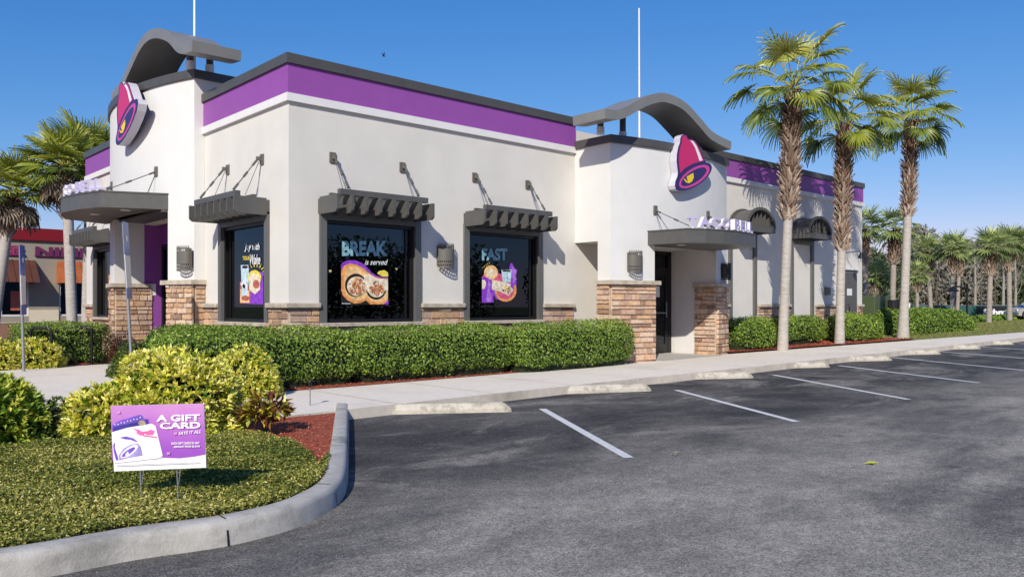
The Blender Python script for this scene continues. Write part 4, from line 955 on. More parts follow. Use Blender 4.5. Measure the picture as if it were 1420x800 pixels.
def hedge(name, boxes, label, cat, leaf='hedge', size=.05, dens=1300, r=.28, amp=.035, wide=.55, group=None, core='hedge_core', depth=.15):
    mb = MB()
    for (x0, x1, y0, y1, z0, z1) in boxes:
        c = ((x0 + x1) / 2, (y0 + y1) / 2, (z0 + z1) / 2); h = ((x1 - x0) / 2, (y1 - y0) / 2, (z1 - z0) / 2); rr = min(r, h[0] * .95, h[1] * .95)
        area = 4 * (h[1] * h[2] * 2 + h[0] * h[2] * 2 + h[0] * h[1]); n = int(area * dens)
        P, N = rbox_points(c, h, rr, n); nz = noise3(P, 2.6, len(boxes)) ; lo = noise3(P, .9, 3.1); P = P + N * (amp * nz * 1.5 + amp * 1.3 * lo - depth * rng.random(n) ** 1.3 + .02)[:, None]
        sh = rng.random(n) < .05; P[sh] += N[sh] * rng.uniform(0, .06, sh.sum())[:, None]
        V, Fc = leafcards(P, N, size, size * wide, up=.35, jitter=.55, bend=.3)
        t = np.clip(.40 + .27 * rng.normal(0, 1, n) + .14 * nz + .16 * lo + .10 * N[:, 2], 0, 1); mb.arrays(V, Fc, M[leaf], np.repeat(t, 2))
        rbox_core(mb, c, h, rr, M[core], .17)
    o = mb.build(name); return tag(o, label, cat, group)
def bush(name, c, rad, label, cat, leaf='yel', L_=.10, W_=.03, ncl=900, per=6, group=None, p=2.2, core='hedge_core', seed=1, lumps=.10, parent=None, spread=.9, cs=.78):
    c = np.array(c, float); rad = np.array(rad, float)
    D = rng.normal(0, 1, (ncl, 3)); D[:, 2] = np.abs(D[:, 2]) * 1.0 - .25; D /= np.linalg.norm(D, axis=1)[:, None]
    S_ = 1 / ((np.abs(D) / rad) ** p).sum(1) ** (1 / p); nz = noise3(D * rad * 3, 1.6, seed)
    P = D * (S_ * (1 + lumps * nz - .22 * rng.random(ncl) ** 2))[:, None]; P[:, 2] = np.maximum(P[:, 2], -.0 + rng.random(ncl) * .1)
    N = D / rad; N /= np.linalg.norm(N, axis=1)[:, None]; P = P + c; Vs, Fs, Ts = [], [], []; o_ = 0
    base_t = np.clip(rng.beta(2.4, 1.5, ncl) + .15 * nz, 0, 1)
    for k in range(per):
        T = N * .8 + rng.normal(0, spread * .55, (ncl, 3)); T[:, 2] += .15; T /= np.linalg.norm(T, axis=1)[:, None]
        up = rng.normal(0, .5, (ncl, 3)); up[:, 2] += 1; S2 = np.cross(T, up); S2 /= np.linalg.norm(S2, axis=1)[:, None]; U = np.cross(S2, T)
        l = (L_ * rng.uniform(.6, 1.2, ncl))[:, None]; w_ = (W_ * rng.uniform(.8, 1.2, ncl))[:, None]
        V = np.stack([P, P + T * l * .45 + S2 * w_ / 2 + U * l * .06, P + T * l - U * l * .12, P + T * l * .45 - S2 * w_ / 2 + U * l * .06], 1).reshape(-1, 3)
        i = np.arange(ncl)[:, None] * 4; Fc = np.concatenate([i + [0, 1, 2], i + [0, 2, 3]], 1).reshape(-1, 3) + o_
        o_ += len(V); Vs.append(V); Fs.append(Fc); Ts.append(np.repeat(np.clip(base_t + rng.normal(0, .18, ncl), 0, 1), 2))
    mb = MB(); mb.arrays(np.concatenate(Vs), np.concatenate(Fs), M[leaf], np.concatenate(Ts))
    # dark core, its colour standing in for the shade inside the foliage
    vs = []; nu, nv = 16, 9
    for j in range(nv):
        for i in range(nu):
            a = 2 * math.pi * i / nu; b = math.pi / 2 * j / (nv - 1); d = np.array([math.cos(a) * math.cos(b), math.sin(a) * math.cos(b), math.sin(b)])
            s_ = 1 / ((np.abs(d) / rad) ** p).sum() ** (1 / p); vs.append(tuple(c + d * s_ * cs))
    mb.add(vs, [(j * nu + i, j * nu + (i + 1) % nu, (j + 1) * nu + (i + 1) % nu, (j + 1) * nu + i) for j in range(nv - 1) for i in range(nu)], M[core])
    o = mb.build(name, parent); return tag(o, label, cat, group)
hz = .12
hedge('long_hedge', [(3.9, 7.2, 11.35, 12.35, hz, 1.04), (6.9, 10.6, 11.30, 12.3, hz, 1.05), (10.3, 13.75, 11.02, 11.95, hz, 1.06), (5.0, 6.1, 12.0, 16.0, hz, 1.0)],
      'long clipped green hedge under the poster windows, wrapping the building corner', 'hedge', dens=1500, r=.40, amp=.045)
gl = lambda x: g(x) + .15
hedge('round_hedge', [(18.5, 20.6, 11.45, 12.5, gl(19.5), 1.10)], 'rounded green hedge left of the nearest palm trunk', 'hedge', size=.065, dens=900, r=.52, amp=.05, group='clipped hedges along the far wall')
hedge('round_hedge', [(21.35, 23.7, 11.75, 12.55, gl(22.5), 1.13)], 'green hedge between the first and second palm trunks', 'hedge', size=.07, dens=850, r=.5, amp=.05, group='clipped hedges along the far wall')
hedge('round_hedge', [(24.5, 27.1, 11.4, 12.5, gl(26), 1.12)], 'green hedge right of the second palm trunk, below the service door', 'hedge', size=.075, dens=750, r=.5, amp=.05, group='clipped hedges along the far wall')
hedge('round_hedge', [(30.4, 37.6, 11.9, 14.2, gl(32), 1.24)], 'broad rounded hedge right of the third palm and the green cabinet', 'hedge', size=.09, dens=520, r=.8, amp=.06)
hedge('box_hedge', [(3.75, 5.55, 19.35, 20.6, .14, 1.0)], 'square cut green hedge behind the two bike racks', 'hedge', dens=1200, r=.15)
hedge('far_shrubs', [(29.3, 31.2, 14.2, 15.4, .3, 1.0)], 'small green shrub behind the green cabinet', 'shrub', size=.12, dens=250, r=.4)
for i, (a, b, y, zt, lb_) in enumerate(((44.5, 49.3, 15.6, .80, 'low green shrubs behind the round hedge, left of the striped mulch'), (49.8, 54, 15.8, .76, 'olive low shrubs in front of the dark banner fence'), (54.5, 66, 16.0, .80, 'dark green low hedge at the right edge before the banner fence'))):
    hedge('low_hedge', [(a, b, y, y + 2.2, g(a) + .1, zt)], lb_, 'hedge', size=.14, dens=160, r=.4, group='low hedges before the windscreen fence')
# variegated shrubs
Y1 = site(225, 600, .13)
bush('variegated_shrub', (2.46, 8.62, .06), (.48, .42, .58), 'low yellow and green shrub at the left foot of the large yellow shrub', 'shrub', ncl=1500, per=6, L_=.082, W_=.036, lumps=.2, spread=1.1, seed=12)
bush('variegated_shrub', (3.02, 8.42, .08), (.60, .60, .84), 'large yellow and green variegated shrub behind the purple yard sign', 'shrub', ncl=3700, per=6, L_=.082, W_=.036, lumps=.2, spread=1.1)
bush('variegated_shrub', (4.85, 10.95, .1), (.50, .4, .74), 'yellow variegated shrub against the left end of the long hedge', 'shrub', ncl=1700, per=6, L_=.082, W_=.036, seed=4, spread=1.1)
bush('green_shrub', (1.22, 8.95, .05), (.74, .70, .74), 'green shrub with yellow tips cut off by the left edge of the photo', 'shrub', leaf='lgreen', ncl=3000, per=6, L_=.085, W_=.034, seed=2, spread=1.1)
bush('olive_shrub', (4.95, 15.4, .1), (.55, .62, .62), 'low olive green shrub in front of the stone pier of the front door', 'shrub', leaf='dkbush', ncl=1500, per=5, L_=.06, W_=.03, seed=3)
bush('maroon_shrub', (5.75, 16.3, .1), (.5, .45, .80), 'maroon leaved shrub at the foot of the leaning sign post', 'shrub', leaf='maroon', ncl=900, per=5, L_=.07, W_=.03, seed=6)
bush('maroon_shrub', (5.72, 19.1, .1), (.26, .3, .70), 'dark maroon shrub between the square hedge and the stone pier', 'shrub', leaf='maroon', ncl=500, per=5, L_=.07, W_=.03, seed=5)
bush('maroon_shrub', (1.98, 8.75, .1), (.26, .24, .42), 'small brown green twiggy shrub left of the large yellow shrub', 'shrub', leaf='dkbush', ncl=350, per=5, L_=.05, W_=.025, seed=8)
for i, (x, y, lb_) in enumerate(((3.95, 18.95, 'yellow shrub right of the blue topped post, behind the first bike rack'), (3.2, 18.9, 'yellow shrub left of the blue topped post'), (2.4, 18.85, 'yellow shrub at the left edge in front of the brick store base'))):
    bush('yellow_shrub', (x, y, .1), (.52, .40, .62), lb_, 'shrub', ncl=800, per=6, L_=.09, W_=.036, seed=10 + i, group='yellow shrubs behind the bike racks')
# croton
cx_, cyy, _ = site(368, 598, .13)
cr = root('croton_plant', (cx_, cyy, .12), 'small dark red and yellow plant alone in the red mulch patch', 'plant')
mb = MB()
for i in range(5):
    a = i * 1.3; mb.tube([(cx_, cyy, .1), (cx_ + .06 * math.cos(a), cyy + .06 * math.sin(a), .28), (cx_ + .11 * math.cos(a), cyy + .11 * math.sin(a), .42)], [.012, .009, .006], M['bark'], 6)
mb.build('stem', cr)
o = bush('foliage', (cx_, cyy, .26), (.19, .19, .24), None, None, leaf='croton', ncl=80, per=5, L_=.13, W_=.05, cs=.35, seed=9, parent=cr, spread=1.1)
# dead stick tuft by the left shrub
sx, sy, _ = site(26, 600, .15); mb = MB()
for i in range(9):
    a = random.uniform(0, 6.28); r_ = random.uniform(.05, .16); mb.tube([(sx, sy, .12), (sx + r_ * .4 * math.cos(a), sy + r_ * .4 * math.sin(a), .28), (sx + r_ * math.cos(a), sy + r_ * math.sin(a), random.uniform(.32, .42))], [.006, .004, .002], M['twig'], 5)
tag(mb.build('dead_twigs'), 'tuft of bare pale twigs at the foot of the left green shrub', 'twigs')

# ground cover on the island
cover = [p for p in inner] + [P2(u, v, .16) for u, v in ((441, 640), (425, 622), (400, 608), (360, 600), (300, 596), (150, 598), (0, 600), (-200, 604))]
cover = [p for p in inner[:-14]] + cover[len(inner):]
def cover_h(P):
    return .03 + .035 * (noise3(np.c_[P, np.zeros(len(P))], 3.2, 2) + .5) + .012 * noise3(np.c_[P, np.zeros(len(P))], 14, 5)
P = scatter(cover, 230000); keep = (P[:, 0] > -3.2); P = P[keep]
# distance-graded thinning: the far off-frame edge needs less
hgt = cover_h(P); lay = rng.random(len(P)) ** .6
z = .12 + hgt * lay + .01
V, Fc = leafcards(np.c_[P, z], np.tile([0, 0, 1.], (len(P), 1)), 0.025, .0145, jitter=.65, bend=.3)
tn = np.clip(.42 + .27 * rng.normal(0, 1, len(P)) + .32 * noise3(np.c_[P, np.zeros(len(P))], 1.1, 7), 0, 1)
mb = MB(); mb.arrays(V, Fc, M['cover'], np.repeat(tn, 2))
print('cover leaves', len(P), 'poly', cover[0], cover[-1])
tag(mb.build('ground_cover'), 'low green and yellow ground cover filling the kerbed island around the yard sign', 'ground cover', kind='stuff')
poly_sheet('cover_soil', cover, .128, mat('cover_soil', (.035, .032, .014), .95, .4, 20, .5, 40))
# sprinkler / stake light
sx, sy, _ = site(430, 562, .13); mb = MB(); mb.tube([(sx, sy, .1), (sx, sy, .36)], .008, M['signpost'], 8); st = root('stake_light', (sx, sy, .12), 'thin garden stake light with a black top beside the red mulch patch', 'garden light')
mb.build('stake', st); mb = MB(); mb.tube([(sx, sy, .36), (sx, sy, .43)], .018, M['black'], 10); mb.tube([(sx, sy, .43), (sx, sy, .45)], [.045, .035], M['black'], 12); mb.build('lamp_head', st)
# fallen leaves and scraps on the asphalt
for u, v, m, s_, lb_ in ((1209, 643, 'lgreen', .16, 'single green leaf lying on the bare asphalt'), (936, 630, 'twig', .12, 'tan scrap on the asphalt beyond the first stall line')):
    x, y, z_ = site(u, v, .008); V, Fc = leafcards(np.array([[x + i * .02, y + i * .015, z_ + .005] for i in range(3)]), np.tile([0, 0, 1.], (3, 1)), s_, s_ * .3, jitter=.1, bend=.1)
    mb = MB(); mb.arrays(V, Fc, M[m], np.full(6, .8)); tag(mb.build('fallen_leaf' if m == 'lgreen' else 'paper_scrap'), lb_, 'leaf' if m == 'lgreen' else 'litter')

# ------------------------------------------------------------------ yard sign
DS = 5.2
SN = Vector((-CA, -SA, 0))
def ys(x, y, k): return onD(130 + x / 5, 540 + y / 5, DS) + SN * (k + .004)
bp_ = site(221, 693, .13); sg = root('yard_sign', tuple(onD(221, 690, DS)[:2]) + (.12,), 'purple and white gift card yard sign on wire legs in the ground cover', 'yard sign')
q = [(120, 112), (766, 96), (780, 540), (142, 566)]
mb = MB(); fr = [onD(130 + x / 5, 540 + y / 5, DS) + SN * .002 for x, y in q]; bk = [p - SN * .006 for p in fr]
mb.add(fr + bk, [(0, 1, 2, 3), (7, 6, 5, 4), (0, 4, 5, 1), (1, 5, 6, 2), (2, 6, 7, 3), (3, 7, 4, 0)], M['wvinyl']); mb.build('sign_board', sg)
S1 = pm('sign_purple', (.38, .09, .55)); S2 = pm('sign_magenta', (.60, .12, .56)); S3 = pm('sign_pink', (.70, .33, .62)); S4 = pm('sign_navy', (.05, .035, .30)); S5 = pm('sign_violet', (.16, .08, .50)); S6 = pm('sign_ribbon', (.72, .13, .38)); S7 = pm('sign_grey', (.42, .42, .46)); S8 = pm('sign_gold', (.45, .36, .25)); S9 = pm('sign_lav', (.36, .30, .66))
def grad_panel():       # printed colour gradient of the sign
    m = bpy.data.materials.new('sign_gradient'); N, L = nodes(m); b = N['Principled BSDF']; tc = N.new('ShaderNodeTexCoord')
    r = N.new('ShaderNodeValToRGB'); r.color_ramp.elements[0].position = 0.12; r.color_ramp.elements[0].color = (.30, .08, .48, 1); r.color_ramp.elements[1].position = .95; r.color_ramp.elements[1].color = (.62, .30, .58, 1)
    e = r.color_ramp.elements.new(.5); e.color = (.42, .13, .53, 1)
    n = N.new('ShaderNodeTexNoise'); n.inputs['Scale'].default_value = 4; n.inputs['Detail'].default_value = 2
    sp = N.new('ShaderNodeSeparateXYZ'); L.new(tc.outputs['Generated'], sp.inputs[0]); L.new(tc.outputs['Object'], n.inputs['Vector'])
    ma = N.new('ShaderNodeMath'); ma.operation = 'MULTIPLY_ADD'; ma.inputs[1].default_value = .6; L.new(n.outputs[0], ma.inputs[0])
    mm = N.new('ShaderNodeMath'); mm.operation = 'MULTIPLY_ADD'; mm.inputs[1].default_value = .75; mm.inputs[2].default_value = -.22; L.new(sp.outputs[2], mm.inputs[0]); L.new(mm.outputs[0], ma.inputs[2])
    L.new(ma.outputs[0], r.inputs[0]); L.new(r.outputs[0], b.inputs['Base Color']); b.inputs['Roughness'].default_value = .45; return m
fl = Flat(ys)
fl.poly([(120, 112), (766, 96), (775, 448), (700, 462), (600, 474), (480, 470), (440, 480), (130, 490)], grad_panel()); fl.mb.build('sign_background', sg)
fl = Flat(lambda x, y, k: ys(x, y, k + .002))
fl.poly([(130, 245), (180, 215), (325, 172), (345, 185), (345, 200), (380, 202), (388, 235), (250, 262), (134, 292)], S5); fl.poly([(140, 258), (375, 210), (385, 236), (250, 266), (134, 296)], S4)
for i in range(9): fl.poly(ellipse(150 + i * 22, 240 - i * 6 + (i % 2) * 5, 5, 4, 0, 6), M['wvinyl'], .1)
fl.poly([(128, 294), (240, 262), (405, 234), (432, 250), (482, 455), (470, 472), (300, 492), (142, 510)], M['wvinyl'])
fl.poly(ellipse(338, 230, 26, 18, 0, 12), S8)
fl.poly([(270, 262), (345, 290), (375, 285), (350, 312), (440, 325), (445, 335), (350, 322), (320, 305), (300, 285)], S6); fl.poly([(345, 300), (310, 270), (300, 300), (330, 318)], S6); fl.poly([(355, 298), (400, 275), (428, 285), (415, 312), (370, 312)], S6)
fl.poly([(185, 330), (230, 322), (280, 335), (312, 360), (300, 360), (260, 345), (215, 340)], S5)
fl.poly([(140, 385), (152, 360), (150, 400), (170, 460), (175, 485), (160, 487), (145, 430)], S5)
fl.poly([(180, 485), (178, 455), (215, 405), (265, 378), (310, 370), (330, 395), (342, 452), (240, 470)], S9)
fl.poly(ellipse(252, 425, 72, 26, math.radians(-35), 22), M['wvinyl']); fl.poly(ellipse(247, 430, 56, 15, math.radians(-35), 20), S5); fl.poly([(228, 440), (245, 425), (250, 445), (235, 458), (225, 452)], M['wvinyl'])
fl.text('A GIFT', 440, 742, 221, 174, M['wvinyl'], .04, skew=-6); fl.text('CARD', 465, 746, 272, 226, M['wvinyl'], .04, skew=-6)
fl.text('SAYS IT ALL', 592, 750, 312, 290, M['wvinyl'], .02, .3, skew=-14); fl.text('EACH GIFT CARDS IN ANY', 545, 740, 378, 362, M['wvinyl'], .03, skew=-4); fl.text('AMOUNT FROM $5-$100', 560, 742, 402, 386, M['wvinyl'], .03, skew=-4)
for cx0, cy0 in ((180, 155), (525, 438), (575, 300)): fl.poly([(cx0 - 14, cy0 - 10), (cx0, cy0 - 4), (cx0 + 14, cy0 - 12), (cx0 + 6, cy0), (cx0 + 15, cy0 + 12), (cx0, cy0 + 5), (cx0 - 14, cy0 + 12), (cx0 - 6, cy0)], S3)
fl.poly([(160, 520), (740, 498), (741, 502), (160, 524)], S7)
fl.mb.build('sign_print', sg)
for u in (196, 247):
    mb = MB(); mb.tube([onD(u - 2, 652, DS) - SN * .004, onD(u, 700, DS) - SN * .004], .004, M['signpost'], 6)
    mb.tube([onD(u + 3, 650, DS) - SN * .006, onD(u, 672, DS) - SN * .006], .003, M['signpost'], 6); mb.build('wire_leg', sg)

# ------------------------------------------------------------------ posts and racks
def sign_post(u, vt, vb, D, lean, label, blen, labels=None):
    b = onD(u + lean, vb, D); t = onD(u, vt, D); b.z = .1
    r_ = root('parking_sign_post', tuple(b), label, 'sign post')
    mb = MB(); mb.tube([b, t - (t - b).normalized() * .02], .028, M['signpost'], 8); mb.build('post', r_)
    # plates seen nearly edge on, facing along the path
    ax = Vector((t.x, t.y, 0)).normalized(); ax = Vector((ax.x * .96 + ax.y * .28, ax.y * .96 - ax.x * .28, 0)).normalized(); nn = Vector((ax.y, -ax.x, 0)) if ax.y * t.x - ax.x * t.y > 0 else Vector((-ax.y, ax.x, 0))
    up = (t - b).normalized()
    for nm, z0, z1, m in (('blue_plate', 0, .46, M['blue']), ('white_plate', .47, .92, M['wvinyl']), ('blue_plate', .93, 1.08, M['blue'])):
        z0 *= blen; z1 *= blen; c0 = t - up * z0; c1 = t - up * z1; hw = .15; mb = MB(); o_ = -nn * .03
        # plate: width along ax, normal nn
        vs = [c + o_ + ax * s_ * hw + nn * k for c in (c0, c1) for s_ in (-1, 1) for k in (0, -.006)]
        mb.add(vs, [(0, 2, 6, 4), (1, 5, 7, 3), (0, 1, 3, 2), (4, 6, 7, 5), (0, 4, 5, 1), (2, 3, 7, 6)], m)
        if nm == 'blue_plate' and z0 == 0:
            ev = [(a, bb) for a, bb in ellipse(0, 0, .06, .06, 0, 14)]
            mb.add([(c0 + c1) / 2 + o_ - nn * .009 + ax * a + up * bb for a, bb in ev], [list(range(14))], M['wvinyl'])
        mb.build(nm, r_)
    return r_
sign_post(28, 340, 514, 15.7, 5, 'upright grey post with blue parking plates by the left bike rack', 1.25)
sign_post(171, 308, 490, 14.2, 13, 'leaning grey post with blue parking plates before the front canopy', 1.25)
def rack():
    mb = MB(); w_, h = .44, .80
    pts = [(-w_ / 2, 0, 0), (-w_ / 2, 0, h - .12)] + [(-w_ / 2 + .1 - .1 * math.cos(t), 0, h - .1 + .1 * math.sin(t)) for t in np.linspace(.2, math.pi / 2, 5)] + [(w_ / 2 - .1 + .1 * math.sin(t), 0, h - .1 + .1 * math.cos(t)) for t in np.linspace(0, math.pi / 2 - .2, 5)] + [(w_ / 2, 0, h - .12), (w_ / 2, 0, 0)]
    mb.tube(pts, .03, M['black'], 10)
    r_ = bpy.data.objects.new('bike_rack', None); COL.objects.link(r_); o = mb.build('hoop'); o.parent = r_
    for s_ in (-1, 1):
        mb = MB(); mb.tube([(s_ * w_ / 2, 0, 0), (s_ * w_ / 2, 0, .012)], .07, M['black'], 12); o = mb.build('foot_plate'); o.parent = r_
    return r_
rk = rack()
for i, (u, v) in enumerate(((57, 508), (113, 504.5))):
    o = rk if i == 0 else copy_tree(rk); x, y, z_ = site(u, v, .13); o.location = (x, y, .135); o.rotation_euler = (0, 0, math.radians(-42))
    tag(o, ('black hoop bike rack nearest the blue topped post' if i == 0 else 'black hoop bike rack nearest the stone pier'), 'bike rack', 'bike racks on the plaza')

# ------------------------------------------------------------------ palms
def fan(mbD, base, az, el, pet, R, nseg, tone0, droop, leafm, fold=.22, spread=2.2, stiff=1.0):
    d = Vector((math.cos(az) * math.cos(el), math.sin(az) * math.cos(el), math.sin(el)))
    pts = [Vector(base)]; cur = d.copy()
    for i in range(5):
        pts.append(pts[-1] + cur * pet / 5); cur = (cur + Vector((0, 0, -droop * .085))).normalized()
    mbD.tube(pts, [.022, .018, .016, .014, .012, .010], leafm, 5, tone=.75, cap=False)
    hub = pts[-1]; side = cur.cross(Vector((0, 0, 1)))
    side = side.normalized() if side.length > .05 else Vector((math.sin(az), -math.cos(az), 0))
    up = side.cross(cur).normalized(); roll = random.uniform(-.35, .35)
    side, up = side * math.cos(roll) + up * math.sin(roll), up * math.cos(roll) - side * math.sin(roll)
    T = [.0, .22, .45, .65, .84, 1.0]; dth = 2 * spread / nseg
    for k in range(nseg):
        th = -spread + dth * (k + .5); L_ = R * (1 - .28 * abs(th) / spread) * random.uniform(.88, 1.06)
        dr = cur * math.cos(th) + side * math.sin(th); tang = -cur * math.sin(th) + side * math.cos(th)
        vs = []; p = hub.copy(); dd = (dr + up * .10 * abs(math.sin(th))).normalized(); z = (.012 if k % 2 else -.012)
        drp = droop * random.uniform(.7, 1.35)
        for j, t in enumerate(T):
            if j: 
                p = p + dd * L_ * (t - T[j - 1]); dd = (dd + Vector((0, 0, -1)) * drp * (.06 + .42 * t * t) / stiff + Vector((random.gauss(0, .02), random.gauss(0, .02), 0))).normalized()
            w_ = L_ * t * dth * .52 if t < .4 else L_ * .36 * dth * .52 * max(0, (1 - t) / .6) ** .7 + .002
            w_ = max(w_, .004); vs += [p - tang * w_ + up * z, p + tang * w_ - up * z]
        mbD.add(vs, [(2 * j, 2 * j + 1, 2 * j + 3, 2 * j + 2) for j in range(len(T) - 1)], leafm, min(1, max(0, tone0 + random.gauss(0, .10))))
def palm(name, base, top, r0, r1, boot_from, nleaf, R, pet, label, group, leafm='palm', nseg=26, dead=0, droop=1.0, elmin=-.7, flare=1.5, boots=True, seed=0, wind=(0.25, .1), bootr=1.0):
    random.seed(100 + seed); base = Vector(base); top = Vector(top)
    rt = root(name, tuple(base), label, 'palm tree', group); n = 14; H = (top - base)
    bend = Vector((H.y, -H.x, 0)) * .02
    P = [base + H * (i / n) + bend * math.sin(math.pi * i / n) * 2 - Vector((0, 0, .25 if i == 0 else 0)) for i in range(n + 1)]
    R_ = [r0 * (flare if i == 0 else 1 + (flare - 1) * math.exp(-i * 1.1)) * (1 - i / n) + r1 * (i / n) for i in range(n + 1)]
    mb = MB(); mb.tube(P, R_, M['trunk_smooth'] if leafm == 'palm' else M['trunk_far'], 16); kb = int(boot_from * n) + 1
    if boots: mb.tube(P[kb:], [r * 1.06 for r in R_[kb:]], M['bark'], 12)
    mb.build('trunk', rt)
    def at(t):
        f = min(max(t, 0), .9999) * n; i = int(f); return P[i].lerp(P[i + 1], f - i), R_[i] + (R_[i + 1] - R_[i]) * (f - i)
    if boots:
        mb = MB(); hgt = H.length * (1 - boot_from); rows_ = max(4, int(hgt / .06))
        for j in range(rows_):
            t = boot_from + (1 - boot_from) * (j + .5) / rows_; c, rr = at(t); kk = 8
            rr *= bootr * (1.0 + .25 * math.sin(math.pi * min(1, (t - boot_from) / (1 - boot_from) * 1.0)))
            for k in range(kk):
                a = 2 * math.pi * (k + .5 * (j % 2)) / kk + random.uniform(-.15, .15); o_ = Vector((math.cos(a), math.sin(a), 0)); s_ = Vector((-math.sin(a), math.cos(a), 0))
                w_ = rr * .62 * random.uniform(.8, 1.1); h = random.uniform(.07, .20); ou = random.uniform(.07, .21)
                b0 = c + o_ * rr * .8 - Vector((0, 0, .05)); t0 = c + o_ * (rr + ou) + Vector((0, 0, h)) + s_ * random.uniform(-.04, .04)
                w_ *= .62; vs = [b0 - s_ * w_, b0 + s_ * w_, b0 + o_ * .06, t0 - s_ * w_ * .22, t0 + s_ * w_ * .22, t0 - o_ * .03]
                mb.add(vs, [(0, 2, 3), (2, 4, 3), (2, 1, 4), (0, 3, 5), (1, 5, 4), (3, 4, 5)], M['boots'], min(1, max(0, random.gauss(.68 - .5 * (j / rows_), .2))))
        mb.build('leaf_bases', rt)
    mb = MB()
    for i in range(nleaf):
        f = (i + .5) / nleaf; az = i * 2.39996 + random.uniform(-.25, .25); el = 1.35 - (1.35 - elmin) * f ** .85 + random.uniform(-.1, .1)
        b0 = top + Vector((math.cos(az), math.sin(az), 0)) * r1 * .5 + Vector((0, 0, .25 * (1 - f)))
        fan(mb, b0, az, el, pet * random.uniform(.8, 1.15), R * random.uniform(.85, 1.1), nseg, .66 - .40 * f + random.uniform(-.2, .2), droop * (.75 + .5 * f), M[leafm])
    mb.build('crown', rt)
    if dead:
        mb = MB()
        for i in range(dead):
            az = i * 2.4 + random.uniform(-.3, .3); b0 = top + Vector((math.cos(az), math.sin(az), 0)) * r1 - Vector((0, 0, random.uniform(0, .35)))
            fan(mb, b0, az, random.uniform(-.9, -.35), pet * .8, R * .75, 14, random.uniform(.2, .8), 2.0, M['palm_dead'])
        mb.build('dead_fronds', rt)
    return rt
def palm_px(u0, v0, ut, vt, Y, **k):
    x, z0 = onY(u0, v0, Y); D = Y / ray(u0, v0)[1]; t = onD(ut, vt, D); return (x, Y, z0), tuple(t)
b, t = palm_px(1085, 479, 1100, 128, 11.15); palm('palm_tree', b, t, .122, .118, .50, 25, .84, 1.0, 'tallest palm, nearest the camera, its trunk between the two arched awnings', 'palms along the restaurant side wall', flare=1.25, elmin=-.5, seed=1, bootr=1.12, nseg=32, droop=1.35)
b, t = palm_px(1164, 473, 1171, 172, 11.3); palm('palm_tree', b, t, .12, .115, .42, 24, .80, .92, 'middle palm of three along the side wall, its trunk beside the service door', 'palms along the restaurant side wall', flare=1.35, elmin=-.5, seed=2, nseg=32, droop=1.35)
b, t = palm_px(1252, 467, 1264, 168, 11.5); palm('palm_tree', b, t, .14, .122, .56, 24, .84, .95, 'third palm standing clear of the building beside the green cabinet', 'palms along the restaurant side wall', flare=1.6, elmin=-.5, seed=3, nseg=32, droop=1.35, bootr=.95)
far = [(1237, 440, 1240, 320, 38, 1.0, 'background palm directly behind the third palm trunk'), (1205, 430, 1216, 385, 40, .8, 'short leaning palm at the corner of the building behind the cabinet'),
       (1292, 428, 1286, 350, 50, .95, 'background palm above the middle of the round hedge'), (1272, 430, 1272, 383, 46, .7, 'small palm with reddish trunk just right of the third palm'),
       (1320, 432, 1322, 347, 48, 1.0, 'background palm left of the street lamp'), (1327, 432, 1331, 352, 52, .85, 'background palm hidden partly behind its neighbour left of the street lamp'),
       (1371, 455, 1374, 345, 44, 1.05, 'background palm standing in front of the dark banner'), (1400, 440, 1399, 340, 48, 1.05, 'background palm at the right end of the dark banner'), (1424, 440, 1426, 338, 50, 1.0, 'background palm cut by the right edge of the photo'), (1204, 400, 1196, 318, 36, .9, 'background palm peeking out behind the building corner')]
for i, (u0, v0, ut, vt, D, s_, lb_) in enumerate(far):
    b = onD(u0, v0, D); t = onD(ut, vt, D); b.z = min(b.z, g(b.x) + .1)
    palm('background_palm', b, t, .135 * s_, .12 * s_, .66, 24, 0.70 * s_, .52 * s_, lb_, 'background palms beyond the lawn', leafm='palm_far', nseg=16, dead=3, droop=.7, elmin=-.65, flare=1.2, seed=20 + i, bootr=1.3)
for i, (u0, ut, vt, D, s_, lb_) in enumerate(((101, 92, 236, 27, .86, 'left palm of the pair behind the front canopy'), (119, 126, 222, 29, .92, 'right palm of the pair, its trunk against the restaurant corner'), (-12, 18, 268, 27, .85, 'palm with hanging dead leaves above the red banded store'))):
    b = onD(u0, 470, D); b.z = .1; t = onD(ut, vt, D)
    palm('sabal_palm', b, t, .17, .16, .72, 34, .95 * s_, .85 * s_, lb_, 'palms between the restaurant and the store', leafm='palm', nseg=30, dead=34, droop=.5, elmin=-.3, flare=1.15, seed=40 + i)
random.seed(5)

# ------------------------------------------------------------------ background right
def W3(u, D, z): p = onD(u, HY, D); return Vector((p.x, p.y, z))
